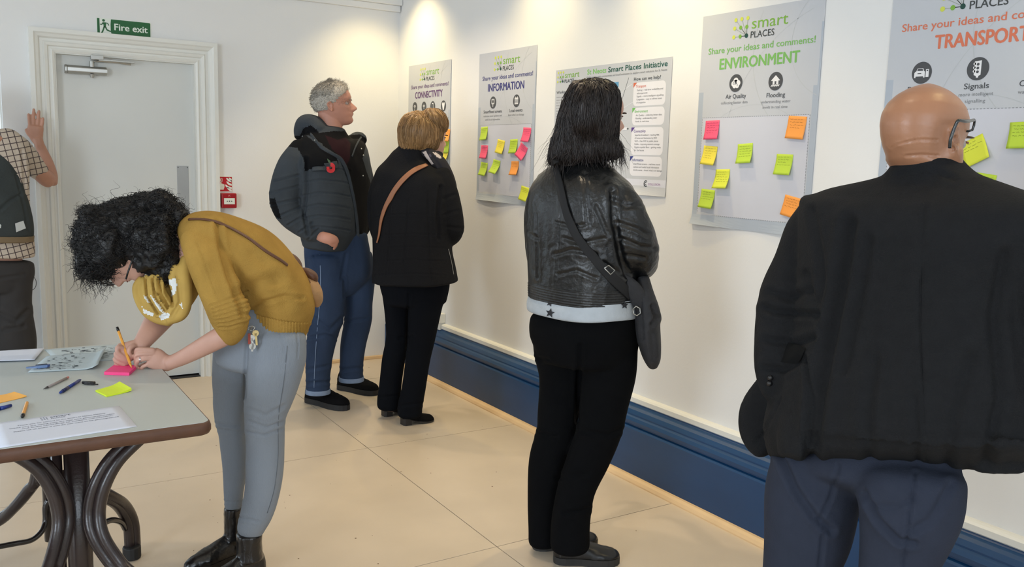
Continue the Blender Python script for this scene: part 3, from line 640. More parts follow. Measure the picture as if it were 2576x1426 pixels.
pen('ballpoint_pen', tz(109, 979, .0035), tz(172, 949, .0035), .0035, [(0, .04, M_GR, .0008, .0012, 'tip'), (.04, .16, M_GR, .0012, .0034, 'cone'), (.16, .92, M_CL, .0036, .0036, 'barrel'), (.92, 1, M_PKT, .0036, .0030, 'end_plug')], 'clear ballpoint pen with pinkish end, leftmost of the pens near the pink pad')
pen('ballpoint_pen', tz(203, 955, .0045), tz(151, 988, .0045), .0045, [(0, .06, M_BL, .002, .0035, 'end_button'), (.06, .62, M_BL, .0043, .0045, 'barrel'), (.62, .9, mat('blue_dark', (20, 36, 84), .3), .0048, .0048, 'cap'), (.9, 1, M_BL, .0046, .003, 'cap_end')], 'dark blue capped pen between the clear pen and the black cap')
pen('ballpoint_pen', tz(-45, 1040, .0045), tz(28, 1020, .0045), .0045, [(0, .6, M_BL, .0045, .0045, 'barrel'), (.6, 1, M_BL, .0052, .0042, 'cap')], 'blue pen at the left edge of the picture below the orange notes')
pc = pen('pen_cap', tz(208, 962, .005), tz(238, 964, .005), .005, [(0, 1, M_BK, .0045, .0052, 'shell')], 'small black pen cap with clip lying beside the dark blue pen', cat='pen cap')
loc(MB().cyl(tz(212, 966, .004), tz(247, 967, .003), .0016, n=8).build('clip', M_BK, pc, True))
pen('fineliner_pen', tz(56, 1049, .0042), tz(68, 1013, .0042), .0042, [(0, .06, M_BK, .003, .004, 'tip'), (.06, .16, M_BK, .0045, .0045, 'collar'), (.16, 1, M_OR, .0042, .0042, 'hex_barrel')], 'orange hexagonal pen with black tip lying above the white notice')
bc = empty('clear_case', (*tp(95, 928)[:2], T0), 'translucent blue plastic clip case lying on the front printed sheet', 'pen case')
a_, b_ = tp(66, 932), tp(126, 925); d_ = (b_-a_)/np.linalg.norm(b_-a_); q_ = np.array([-d_[1], d_[0], 0])
def cas(w0, w1, t0, t1, z0, z1):
    L = np.linalg.norm(b_-a_); P_ = [a_+d_*L*t0-q_*w0, a_+d_*L*t1-q_*w1, a_+d_*L*t1+q_*w1, a_+d_*L*t0+q_*w0]
    return [(p[0], p[1], T0+z0) for p in P_]+[(p[0], p[1], T0+z1) for p in P_], [(0,3,2,1),(4,5,6,7),(0,1,5,4),(1,2,6,5),(2,3,7,6),(3,0,4,7)]
M_CB = mat('clear_blue_plastic', (120, 150, 200), .12, .02, alpha=.7)
loc(MB().add(*cas(.004, .010, 0, .45, .006, .010)).build('sleeve', M_CB, bc)); loc(MB().add(*cas(.012, .012, .45, .85, .0045, .012)).build('body', M_CB, bc)); loc(MB().add(*cas(.014, .001, .85, 1, .0045, .011)).build('nib', mat('blue_shade', (60, 90, 160), .2), bc)); loc(MB().add(*cas(.0015, .0015, .4, .88, .0125, .014)).build('clip', M_BK, bc))
# ================= PEOPLE: tools =================
from mathutils.bvhtree import BVHTree
UPV = np.array([0, 0, 1.])
def unit(v): v = np.array(v, float); return v/np.linalg.norm(v)
def vnoise(P, seed=0):
    P = np.asarray(P, float); i = np.floor(P).astype(np.int64); f = P-i; f = f*f*(3-2*f)
    def h(a, b, c):
        x = (a*374761393+b*668265263+c*2147483647+seed*1274126177) & 0xffffffff
        x = ((x ^ (x >> 13))*1274126177) & 0xffffffff; return ((x ^ (x >> 16)) & 0xffff)/32767.5-1
    r = 0
    for a in (0, 1):
        for b in (0, 1):
            for c in (0, 1):
                r = r+h(i[:, 0]+a, i[:, 1]+b, i[:, 2]+c)*(f[:, 0] if a else 1-f[:, 0])*(f[:, 1] if b else 1-f[:, 1])*(f[:, 2] if c else 1-f[:, 2])
    return r
def project(P):
    q = np.asarray(P)-CP; z = q@CF; return np.stack([W/2+F*(q@CR)/z, H/2-F*(q@CU)/z], 1)
class Who:
    """a person standing at ground point g; pixel + metres toward the camera -> a point in the room"""
    def __init__(s, g): s.g = np.array([g[0], g[1], 0.]); s.n = unit([g[0], g[1], 0]); s.D = float(np.hypot(*g)); s.r = np.array([s.n[1], -s.n[0], 0])
    def pt(s, px, py, off=0.): d = ray(px, py); return CP+d*((s.D-off)/(d@s.n))
    def px(s, r, a, z):
        P = s.g+s.r*r+s.n*a+UPV*z; u = project(P[None])[0]; return (u[0], u[1], -a)
    def m(s, P): return ((P-CP)@CF)/F
    def dir(s, r=0, u=0, a=0): return unit(s.r*r+UPV*u+s.n*a)
    def L(s, r, a, z, w, *k):
        x, y, o = s.px(r, a, z); return (x, y, o, w/s.m(s.g+s.r*r+s.n*a+UPV*z))+tuple(k)
def tube(who, rings, n=26, sub=4, phi=0., ratio=.8, power=2.2, cap=.4, k=1.):
    """closed elliptical sleeve; rings = (px, py, off, half width px[, ratio[, phi]])"""
    R = np.array([list(r[:4])+[r[4] if len(r) > 4 else ratio, r[5] if len(r) > 5 else phi] for r in rings], float)
    R[:, 3] = np.maximum(R[:, 3], .5); R = catmull(R, sub) if len(R) > 1 else R
    C = np.array([who.pt(*r[:3]) for r in R]); Wd = np.array([who.m(c) for c in C])*R[:, 3]*k
    T = np.gradient(C, axis=0); T /= np.linalg.norm(T, axis=1)[:, None]
    V = []; pa = None; rows = []
    for i in range(len(C)):
        vw = unit(C[i]-CP); A = np.cross(vw, T[i]); l = np.linalg.norm(A); A = A/l if l > .15 else (pa if pa is not None else who.r)
        if pa is None:
            if A@who.r < -.2 or (abs(A@who.r) < .2 and A[2] < 0): A = -A
        elif A@pa < 0: A = -A
        pa = A; B = np.cross(T[i], A); B = B/np.linalg.norm(B); B = B if B@who.n > 0 else -B
        ph = math.radians(R[i, 5]); ra = R[i, 4]; a = Wd[i]/math.sqrt(math.cos(ph)**2+(ra*math.sin(ph))**2); b = a*ra
        rows.append((C[i], A*math.cos(ph)+B*math.sin(ph), -A*math.sin(ph)+B*math.cos(ph), a, b, T[i]))
    def cap_rows(r, s):
        c, A, B, a, b, t = r; e = min(a, b)*cap; return [(c+t*s*e*math.sin(q), A, B, a*math.cos(q), b*math.cos(q), t) for q in (.45, .9, 1.3)]
    if cap: rows = cap_rows(rows[0], -1)[::-1]+rows+cap_rows(rows[-1], 1)
    for c, A, B, a, b, t in rows:
        for j in range(n):
            g = 2*math.pi*j/n; cx, sx = math.cos(g), math.sin(g)
            V.append(c+A*a*math.copysign(abs(cx)**(2/power), cx)+B*b*math.copysign(abs(sx)**(2/power), sx))
    f = [(i*n+j, i*n+(j+1) % n, (i+1)*n+(j+1) % n, (i+1)*n+j) for i in range(len(rows)-1) for j in range(n)]
    f += [tuple(range(n))[::-1], tuple(range((len(rows)-1)*n, len(rows)*n))]
    return V, f
def blob(who, px, py, off, rx, ry, rz=None):
    """ellipsoid, radii in px (image right, up) and depth in px"""
    c = who.pt(px, py, off); m_ = who.m(c); rz = rz or rx; b = MB().ball((0, 0, 0), 1, 20, 14)
    return [c+who.r*v[0]*rx*m_+who.n*v[1]*rz*m_+UPV*v[2]*ry*m_ for v in b.v], b.f
def get_co(me): a = np.zeros(len(me.vertices)*3); me.vertices.foreach_get('co', a); return a.reshape(-1, 3)
def get_no(me): a = np.zeros(len(me.vertices)*3); me.vertices.foreach_get('normal', a); return a.reshape(-1, 3)
def set_co(me, c): me.vertices.foreach_set('co', np.ascontiguousarray(c, float).ravel()); me.update()
def smooth_np(me, it, lam=.6, mask=None):
    if not it: return
    e = np.zeros(len(me.edges)*2, np.int32); me.edges.foreach_get('vertices', e); e = e.reshape(-1, 2); n = len(me.vertices)
    deg = np.bincount(e.ravel(), minlength=n).astype(float); deg[deg == 0] = 1; c = get_co(me)
    for k in range(it):
        for s in (lam, -lam*.92) if k % 2 else (lam,):
            av = np.stack([np.bincount(e[:, 0], c[e[:, 1], i], n)+np.bincount(e[:, 1], c[e[:, 0], i], n) for i in range(3)], 1)/deg[:, None]
            d = (av-c)*s; c = c+(d if mask is None else d*mask[:, None])
    set_co(me, c)
def segdist(Q, pts):
    d = np.full(len(Q), 1e9)
    for a, b in zip(pts, pts[1:]):
        a = np.array(a[:2], float); b = np.array(b[:2], float); ab = b-a; t = np.clip(((Q-a)@ab)/max(ab@ab, 1e-9), 0, 1)
        d = np.minimum(d, np.hypot(*(Q-a-t[:, None]*ab).T))
    return d
def inpoly(Q, poly):
    r = np.zeros(len(Q), bool); n = len(poly); x, y = Q[:, 0], Q[:, 1]
    for i in range(n):
        (x0, y0), (x1, y1) = poly[i], poly[(i+1) % n]
        if y0 == y1: continue
        c = ((y0 > y) != (y1 > y)) & (x < (x1-x0)*(y-y0)/(y1-y0)+x0); r ^= c
    return r
def skin_over(name, parts, voxel, sm, material, parent, folds=(), noise=(), paint=(), disp=None, post=0):
    """fuse closed pieces into one continuous surface, then smooth, fold and paint it"""
    b = MB()
    for v, f in parts: b.add(v, f)
    t = newobj('tmp', b.v, b.f, None); r = t.modifiers.new('r', 'REMESH'); r.mode = 'VOXEL'; r.voxel_size = voxel
    me = bpy.data.meshes.new_from_object(t.evaluated_get(bpy.context.evaluated_depsgraph_get())); bpy.data.objects.remove(t)
    smooth_np(me, sm); c = get_co(me); no = get_no(me)
    if folds or paint: Q = project(c); near = (no*(c-CP)).sum(1) < 0
    d = np.zeros(len(c))
    for pts, wd, dp in folds:
        g = segdist(Q, pts); d += np.where(near, -dp*np.exp(-(g/wd)**2)+dp*.45*np.exp(-((g-1.9*wd)/wd)**2), 0)
    for amp, sc, seed, ridged in noise:
        nv = vnoise(c*np.array(sc), seed); d += amp*((1-2*np.abs(nv)) if ridged else nv)
    if disp: d = d+disp(c, no)
    set_co(me, c+no*d[:, None]); smooth_np(me, post)
    me.materials.append(material); me.polygons.foreach_set('use_smooth', [True]*len(me.polygons)); me.name = name
    if paint:
        nf = len(me.polygons); fc = np.zeros(nf*3); me.polygons.foreach_get('center', fc); fc = fc.reshape(-1, 3)
        fn = np.zeros(nf*3); me.polygons.foreach_get('normal', fn); fn = fn.reshape(-1, 3)
        QF = project(fc); nr = (fn*(fc-CP)).sum(1) < .02; idx = np.zeros(nf, np.int32)
        for k, (poly, mt, both) in enumerate(paint):
            me.materials.append(mt); s = inpoly(QF, poly) if not callable(poly) else poly(fc, QF); idx[s & (nr | both)] = len(me.materials)-1
        me.polygons.foreach_set('material_index', idx)
    me.update(); o = bpy.data.objects.new(name, me); COL.objects.link(o)
    if parent: o.parent = parent; o.matrix_parent_inverse = parent.matrix_world.inverted()
    return o
def put(k, name, mt, parent, smooth=True):
    o = k.build(name, mt, None, smooth); o.parent = parent; o.matrix_parent_inverse = parent.matrix_world.inverted(); return o
BV = {}
def bvh(o):
    if o.name not in BV: BV[o.name] = BVHTree.FromPolygons([tuple(v) for v in get_co(o.data)], [tuple(p.vertices) for p in o.data.polygons])
    return BV[o.name]
def cast(px, py, *objs, default=None):
    d = Vector(unit(ray(px, py))); best = None
    for o in objs:
        h = bvh(o).ray_cast(Vector(CP), d)
        if h[0] is not None and (best is None or h[3] < best[2]): best = (np.array(h[0]), np.array(h[1]), h[3])
    return best
def ribbon(name, who, pts, wpx, targets, material, parent, lift=.003, th=.003, sub=6, off=0.):
    """flat strap laid over the clothes along pixel points"""
    P_ = catmull([list(p[:2])+[p[2] if len(p) > 2 else wpx] for p in pts], sub); C = []; N = []; Wd = []
    for x, y, w_ in P_:
        h = cast(x, y, *targets)
        if h is None: c = who.pt(x, y, off); nn = -who.n
        else: c = h[0]; nn = h[1] if h[1]@(CP-h[0]) > 0 else -h[1]
        C.append(c+unit(nn)*lift); N.append(unit(nn)); Wd.append(w_*who.m(c))
    C = np.array(C); N = np.array(N)
    for _ in range(2):
        C[1:-1] = (C[:-2]+C[1:-1]*2+C[2:])/4; N[1:-1] = (N[:-2]+N[1:-1]*2+N[2:])/4
    T = np.gradient(C, axis=0); V = []; n = len(C)
    for i in range(n):
        s = unit(np.cross(T[i], N[i])); nn = unit(N[i])
        for a, b in ((-1, 0), (-1, 1), (-.8, 1.25), (.8, 1.25), (1, 1), (1, 0)): V.append(C[i]+s*a*Wd[i]+nn*(b*th-.001))
    f = [(i*6+j, i*6+(j+1) % 6, (i+1)*6+(j+1) % 6, (i+1)*6+j) for i in range(n-1) for j in range(6)]+[tuple(range(6))[::-1], tuple(range((n-1)*6, n*6))]
    return put(MB().add(V, f), name, material, parent)
def decal(name, polys, targets, material, parent, lift=.002, sub=3):
    k = MB()
    for poly in polys:
        pts = []
        for a, b in zip(poly, poly[1:]+poly[:1]):
            for t in range(sub): pts.append((a[0]+(b[0]-a[0])*t/sub, a[1]+(b[1]-a[1])*t/sub))
        cx = sum(p[0] for p in pts)/len(pts); cy = sum(p[1] for p in pts)/len(pts); rings = [[(cx, cy)]]
        V = []; 
        for s in (0, .5, 1):
            for p in (pts if s else [(cx, cy)]):
                h = cast(cx+(p[0]-cx)*s, cy+(p[1]-cy)*s, *targets)
                if h is None: h = (V[-1] if V else np.zeros(3), np.zeros(3)); V.append(h[0]); continue
                nn = h[1] if h[1]@(CP-h[0]) > 0 else -h[1]; V.append(h[0]+nn*lift)
        n = len(pts); f = [(0, 1+i, 1+(i+1) % n) for i in range(n)]+[(1+i, 1+n+i, 1+n+(i+1) % n, 1+(i+1) % n) for i in range(n)]
        k.add(V, f)
    return put(k, name, material, parent)
# ---------- head ----------
def interp(z, K): K = sorted(K); return np.interp(z, [a for a, _ in K], [b for _, b in K])
YF_ = [(0, .28), (.03, .345), (.08, .385), (.13, .375), (.17, .372), (.21, .392), (.245, .392), (.27, .385), (.33, .385), (.42, .385), (.48, .375), (.53, .40), (.6, .415), (.7, .40), (.8, .345), (.88, .26), (.94, .16), (.98, .05), (1, -.04)]
YB_ = [(0, .12), (.05, .03), (.1, -.05), (.18, -.2), (.28, -.33), (.4, -.42), (.5, -.465), (.6, -.485), (.7, -.475), (.8, -.42), (.88, -.34), (.94, -.24), (.98, -.14), (1, -.06)]
WD_ = [(0, .10), (.04, .155), (.1, .20), (.18, .245), (.28, .285), (.4, .315), (.5, .33), (.6, .345), (.7, .345), (.8, .315), (.88, .25), (.94, .17), (.98, .08), (1, .01)]
def head_mesh(who, c, fwd, up, H_=.228, nose=1., ear_z=.47, ears=True, fat=1., jaw=1.):
    fwd = unit(fwd); up = unit(up-fwd*(up@fwd)) if True else up; rt = np.cross(fwd, up)
    nz, nt = 64, 72; V = []
    zs = [(1-math.cos(math.pi*i/nz))/2 for i in range(nz+1)]
    for z in zs:
        yf, yb, w_ = interp(z, YF_), interp(z, YB_), interp(z, WD_)*fat*(jaw if z < .3 else 1)
        for j in range(nt):
            a = 2*math.pi*j/nt; cx, sx = math.cos(a), math.sin(a); yc = -.04
            ry = (yf-yc) if cx > 0 else (yc-yb); p = 2.15 if cx > 0 else 2.05
            y = yc+ry*math.copysign(abs(cx)**(2/p), cx); x = w_*math.copysign(abs(sx)**(2/p), sx)
            if cx > 0: x *= 1-.10*cx*(1 if z < .55 else .6)
            if cx > .1:
                g = lambda x0, z0, sx_, sz_: math.exp(-((x-x0)/sx_)**2-((z-z0)/sz_)**2)
                nb = interp(z, [(.26, 0), (.285, .055), (.31, .10), (.335, .118), (.36, .112), (.40, .085), (.45, .05), (.49, .022), (.52, .006), (.55, 0)])*nose
                ns = interp(z, [(.26, .05), (.31, .058), (.36, .042), (.45, .028), (.55, .03)]); y += nb*math.exp(-(abs(x)/ns)**2.4)
                y += .03*(g(.055, .30, .022, .022)+g(-.055, .30, .022, .022))*nose
                y -= .045*(g(.13, .475, .065, .045)+g(-.13, .475, .065, .045)); y += .014*(g(.13, .535, .08, .018)+g(-.13, .535, .08, .018))
                y += .016*(g(0, .245, .085, .014)+g(0, .205, .075, .016)); y -= .02*g(0, .226, .10, .007); y -= .012*g(0, .165, .07, .02)
                y += .018*(g(.19, .38, .06, .06)+g(-.19, .38, .06, .06)); y -= .012*(g(.085, .27, .02, .05)+g(-.085, .27, .02, .05))
            V.append((x, y, z))
    f = [(i*nt+j, i*nt+(j+1) % nt, (i+1)*nt+(j+1) % nt, (i+1)*nt+j) for i in range(nz) for j in range(nt)]+[tuple(range(nt))[::-1], tuple(range(nz*nt, (nz+1)*nt))]
    tr = lambda p: c+(rt*p[0]+fwd*(p[1]+.03)+up*(p[2]-.5))*H_
    parts = [([tr(p) for p in V], f)]
    if ears:
        for s in (1, -1):
            k = MB(); w0 = .325*fat
            E = [(.0, .10), (-.045, .095), (-.075, .055), (-.07, 0), (-.045, -.05), (-.02, -.09), (.01, -.115), (.025, -.08), (.02, -.03), (.03, .02), (.028, .07), (.0, .10)]
            k.tube([(s*(w0+.055-(.03 if y > .01 else 0)), -.03+y, ear_z+z) for y, z in E], .014, 8)
            n = len(E); cv = [(s*(w0+.02), -.045, ear_z)]+[(s*(w0+.045-(.03 if y > .01 else 0)), -.03+y, ear_z+z) for y, z in E]
            cb = [(s*(w0-.02), -.03, ear_z)]+[(s*(w0-.02), -.03+y*.6, ear_z+z*.8) for y, z in E]; N = n+1
            k.add(cv+cb, [(0, 1+i, 2+i) for i in range(n-1)]+[(N, N+2+i, N+1+i) for i in range(n-1)]+[(1+i, N+1+i, N+2+i, 2+i) for i in range(n-1)])
            parts.append(([tr(p) for p in k.v], k.f))
    return parts, tr, (rt, fwd, up)
M_EYEW = mat('eye_white', (170, 158, 150), .25, .02); M_IRIS = mat('iris', (52, 60, 64), .2, .1); M_LIP = mat('lip', (150, 92, 84), .5, .05)
def eyes(tr, ax, root, H_, brow):
    rt, fwd, up = ax
    for s in (1, -1):
        c = tr((s*.135, .296, .475)); b = MB().ball(tuple(c), .050*H_, 14, 10); e = put(b, 'eye', M_EYEW, root)
        i_ = MB().ball(tuple(c+fwd*.030*H_), .026*H_, 12, 8); o = i_.build('iris', M_IRIS, None, True); o.parent = e; o.matrix_parent_inverse = e.matrix_world.inverted()
        lid = MB().tube([tuple(tr((s*(.135+a),   .345-abs(a)*.35, .50-abs(a)*.18))) for a in (-.065, -.03, 0, .03, .065)], .010*H_, 6); put(lid, 'eyelid', MATS.get('skin_lid') or mat('skin_lid', (150, 104, 88), .6), root)
        br = MB().tube([tuple(tr((s*(.13+a), .41-abs(a-.02)*.45, .548-abs(a)*.12))) for a in (-.08, -.04, 0, .04, .08)], [.006*H_, .011*H_, .012*H_, .010*H_, .005*H_], 6); put(br, 'eyebrow', brow, root)
    put(MB().tube([tuple(tr((a, .405-abs(a)*.55, .226-abs(a)*.04))) for a in (-.09, -.05, 0, .05, .09)], [.003*H_, .009*H_, .010*H_, .009*H_, .003*H_], 6), 'mouth', M_LIP, root)
def strands(name, paths, r, material, parent, n=3):
    V = []; Fc = []
    for P_, rr_ in paths:
        P_ = np.asarray(P_); m_ = len(P_); T = np.gradient(P_, axis=0); T /= np.linalg.norm(T, axis=1)[:, None]+1e-9
        a = np.cross(T, [.3, .2, .9]); a /= np.linalg.norm(a, axis=1)[:, None]+1e-9; b = np.cross(T, a); b0 = len(V)
        for i in range(m_):
            q = rr_*(1-.75*i/(m_-1))
            for k in range(n):
                g = 2*math.pi*k/n; V.append(P_[i]+(a[i]*math.cos(g)+b[i]*math.sin(g))*q)
        Fc += [(b0+i*n+k, b0+i*n+(k+1) % n, b0+(i+1)*n+(k+1) % n, b0+(i+1)*n+k) for i in range(m_-1) for k in range(n)]
    me = bpy.data.meshes.new(name); me.from_pydata(np.array(V).tolist(), [], Fc); me.materials.append(material)
    me.polygons.foreach_set('use_smooth', [True]*len(me.polygons)); o = bpy.data.objects.new(name, me); COL.objects.link(o); o['kind'] = 'stuff'
    o.parent = parent; o.matrix_parent_inverse = parent.matrix_world.inverted(); return o
def surf_samples(o, n, rng, keep=None):
    c = get_co(o.data); no = get_no(o.data); idx = rng.permutation(len(c))
    if keep is not None: idx = idx[keep(c[idx], no[idx])]
    return c[idx[:n]], no[idx[:n]]
def combed(o, n, steps, step, lift, rng, flow, keep=None, wob=.15, r=.0009, loose=0.):
    """locks combed over a hair mass along flow(point)"""
    c, no = surf_samples(o, n, rng, keep); B = bvh(o); out = []
    for p, nn in zip(c, no):
        pts = [p+nn*lift*.3]; q = p.copy(); lf = lift*rng.uniform(.2, 1.3); wv = rng.normal(0, wob, 3); fly = rng.uniform() < loose
        for k in range(steps):
            d = unit(flow(q)+wv+rng.normal(0, wob*.4, 3)); d = d-nn*(d@nn)*(.0 if fly else .9); q = q+unit(d)*step
            if not fly:
                h = B.find_nearest(Vector(q))
                if h[0] is not None: nn = np.array(h[1]); q = np.array(h[0])
            pts.append(q+nn*lf)
        out.append((pts, r*rng.uniform(.6, 1.5)))
    return out
def curls(o, n, rng, rad=.007, length=.05, turns=2.5, r=.0011, keep=None, droop=.4, outw=.5):
    c, no = surf_samples(o, n, rng, keep); out = []
    for p, nn in zip(c, no):
        t = unit(np.cross(nn, rng.normal(0, 1, 3))); d = unit(t*rng.uniform(.3, 1)+nn*rng.uniform(0, outw)+np.array([0, 0, -droop])); a = unit(np.cross(d, nn+rng.normal(0, .1, 3))); b = np.cross(d, a)
        L = length*rng.uniform(.5, 1.3); R0 = rad*rng.uniform(.5, 1.3); tn = turns*rng.uniform(.5, 1.3); m_ = 13; ph = rng.uniform(0, 6.28)
        out.append(([p+nn*.001+d*L*k/(m_-1)+(a*math.cos(ph+6.28*tn*k/(m_-1))+b*math.sin(ph+6.28*tn*k/(m_-1)))*R0*min(1, k/3) for k in range(m_)], r*rng.uniform(.6, 1.4)))
    return out
def shoe(parent, heel, toe, mt, sole_mt, w=.047, h=.07, ankle=.10, heel_h=.0, name='shoe', shaft_px=None, sole_h=.018, toe_w=.8, boot=None):
    """shoe from heel to toe ground points"""
    hl = np.array([heel[0], heel[1], 0.]); te = np.array([toe[0], toe[1], 0.]); L = np.linalg.norm(te-hl); d = (te-hl)/L; s = np.array([-d[1], d[0], 0]); n = 20; V = []; rows = 0
    S = [0, .03, .08, .18, .3, .42, .55, .68, .8, .9, .96, 1.0]
    Wt = [.25, .55, .72, .80, .76, .78, .92, 1.0, .97*toe_w/.8 if toe_w < .8 else .97, .80*toe_w/.8, .55*toe_w/.8, .2]
    Ht = [.55, .85, 1.0, 1.05, 1.05, .92, .76, .63, .52, .44, .34, .15]
    for t, ww, hh in zip(S, Wt, Ht):
        z0 = sole_h+heel_h*max(0, 1-t/.5)*(1 if t < .5 else 0); c = hl+d*L*t
        for j in range(n):
            a = 2*math.pi*j/n; x = math.cos(a)*ww*w; z = math.sin(a); z = z0+(h*hh)*(z**.9 if z > 0 else 0)+(z*.002 if z < 0 else 0)
            V.append(c+s*x*(1 if math.sin(a) > -.2 else .97)+UPV*z)
        rows += 1
    f = [(i*n+j, i*n+(j+1) % n, (i+1)*n+(j+1) % n, (i+1)*n+j) for i in range(rows-1) for j in range(n)]+[tuple(range(n))[::-1], tuple(range((rows-1)*n, rows*n))]
    parts = [(V, f)]
    if boot: parts.append(boot)
    up = skin_over(name, parts, .0045, 5, mt, parent, noise=[(.0012, (40, 40, 40), 3, True)])
    k = MB(); lv = []
    out = [(hl+d*L*t+s*ww*w*1.04) for t, ww in zip(S, Wt)]+[(hl+d*L*t-s*ww*w*1.04) for t, ww in list(zip(S, Wt))[::-1]]
    if heel_h:
        o1 = [p+UPV*(sole_h+.003+heel_h*max(0, 1-((p-hl)@d)/L/.5)) for p in out]; o0 = [p-UPV*sole_h*.7 for p in o1]
        N = len(out); k.add(o0+o1, [(i, (i+1) % N, N+(i+1) % N, N+i) for i in range(N)]+[tuple(range(N))[::-1], tuple(range(N, 2*N))])
        hb = [hl+d*L*t+s*q*w*.72 for t, q in ((.01, -.6), (.01, .6), (.06, .95), (.25, 1), (.25, -1), (.06, -.95))]; z1 = sole_h+heel_h*.8
        k.add([p+UPV*.0005 for p in hb]+[p+UPV*z1 for p in hb], [(i, (i+1) % 6, 6+(i+1) % 6, 6+i) for i in range(6)]+[tuple(range(6))[::-1], tuple(range(6, 12))])
    else:
        N = len(out); k.add([p+UPV*.0005 for p in out]+[p+UPV*(sole_h+.004) for p in out], [(i, (i+1) % N, N+(i+1) % N, N+i) for i in range(N)]+[tuple(range(N))[::-1], tuple(range(N, 2*N))])
    so = k.build('sole', sole_mt, None); so.parent = up; so.matrix_parent_inverse = up.matrix_world.inverted(); return up
def finger(who, pts, w0, w1): 
    n = len(pts); return tube(who, [(p[0], p[1], p[2], w0+(w1-w0)*i/(n-1)) for i, p in enumerate(pts)], n=12, sub=3, ratio=1, power=2, cap=1.)
SK_M = mat('skin_ruddy', (186, 132, 112), .5, .08, 12, .05, 90); SK_F = mat('skin_fair', (196, 152, 134), .5, .06, 12, .04, 90)
SK_B = mat('skin_tanned', (160, 114, 86), .38, .09, 10, .04, 80); SK_A = mat('skin_arm', (184, 136, 114), .5, .07, 12, .05, 90)
# ================= 1. bald man in the dark jacket (nearest, right) =================
w = Who((1.655, 1.035)); B1 = empty('person', w.g, 'bald man in glasses and black suit jacket seen from behind, nearest the camera', 'person')
M_SUIT = mat('suit_wool', (25, 26, 28), .9, .10, 40, .3, 260, spec=.2); M_TRS = mat('trouser_slate', (46, 51, 64), .9, .05, 30, .15, 260, spec=.15)
jk = [tube(w, [(2262,1150,.02,322,.5), (2260,1080,0,330,.58), (2258,1000,0,300,.58), (2280,880,0,280,.57), (2292,760,0,275,.57), (2300,660,0,282,.57), (2312,590,0,298,.55), (2322,540,0,305,.5), (2326,512,0,298,.46), (2328,488,0,250,.44), (2330,462,0,170,.46), (2331,441,0,110,.62), (2331,424,0,90,.85), (2331,408,0,78,.95), (2331,399,0,74,.95)], n=48, phi=-32, ratio=.55, power=2.4, cap=.12),
      tube(w, [(2075,525,-.12,62), (2062,582,-.13,84), (2030,669,-.13,84), (2000,739,-.12,86), (1983,800,-.10,80), (1970,860,-.08,72), (1957,905,-.06,60), (1952,950,-.05,48), (1958,990,-.04,38)], ratio=.9, power=2.3),
      tube(w, [(1995,890,-.10,45), (1968,970,-.12,62), (1938,1040,-.14,76), (1934,1090,-.14,70), (1952,1124,-.12,52)], ratio=.42, cap=.1),
      tube(w, [(2060,960,-.02,60,.8), (2046,1040,.0,76,.9), (2042,1090,.02,82,.95), (2046,1142,.035,86,.95)], cap=.1), tube(w, [(2500,1010,.06,40), (2503,1080,.08,56), (2508,1130,.09,62), (2509,1182,.09,64)], ratio=.5, cap=.08), tube(w, [(2430,1050,.0,80,.8), (2442,1110,.02,92,.8), (2452,1166,.03,96,.8)], cap=.08), tube(w, [(2590,1040,.06,40), (2600,1120,.07,52), (2602,1162,.07,54)], ratio=.5, cap=.08),
      tube(w, [(2590,530,.12,62), (2622,620,.14,84), (2648,740,.15,86), (2650,860,.13,78), (2630,980,.08,64), (2600,1060,.04,50)], ratio=.9, power=2.3)]
jf = [([(2140,560),(2120,700),(2090,850),(2060,1000),(2040,1150)],16,.014), ([(2185,600),(2160,760),(2120,930)],12,.007), ([(2325,520),(2310,800),(2330,1160)],5,.0035),
      ([(2060,790),(2010,790),(1950,785),(1925,775)],8,.009), ([(2050,850),(2000,865),(1930,855)],9,.009), ([(2020,905),(1975,930),(1925,925)],8,.008), ([(2030,690),(2050,760)],10,.006), ([(1940,735),(1990,750),(2040,730)],9,.007),
      ([(2045,530),(2058,600),(2075,700),(2060,800)],9,.006), ([(2525,640),(2500,800),(2520,1000),(2480,1150)],16,.009), ([(2440,900),(2400,1050),(2380,1180)],14,.006), ([(2200,900),(2180,1050),(2190,1160)],14,.006),
      ([(2300,1000),(2310,1165)],10,.005), ([(2030,900),(2040,1000),(2028,1140)],6,.010), ([(1965,1000),(1930,1080),(1900,1115)],4,.004), ([(2260,440),(2330,425),(2400,450)],7,.004)]
J1 = skin_over('suit_jacket', jk, .0062, 6, M_SUIT, B1, folds=jf, noise=[(.003, (7, 7, 3), 5, False)])
decal('pocket_flap', [[(1985,862),(2030,877),(2012,912),(1968,912)]], [J1], mat('suit_flap', (19, 20, 21), .95, .05, 40, spec=.1), B1, .0045)
for q in ((1938,950),(1936,964)):
    h = cast(*q, J1)
    if h: put(MB().ball(tuple(h[0]), (.007, .007, .007), 10, 8), 'cuff_button', M_BK, B1)
0 and ribbon('vent_edge', w, [(2471,1206),(2466,1100),(2478,980)], 1.6, [J1], M_SUIT, B1, .002, .002)
ribbon('back_seam', w, [(2328,470),(2316,700),(2320,950),(2335,1160)], 1.0, [J1], M_SUIT, B1, .0005, .001)
0 and ribbon('collar_edge', w, [(2256,436),(2290,412),(2332,402),(2375,412),(2408,440)], 3.0, [J1], M_SUIT, B1, .001, .003)
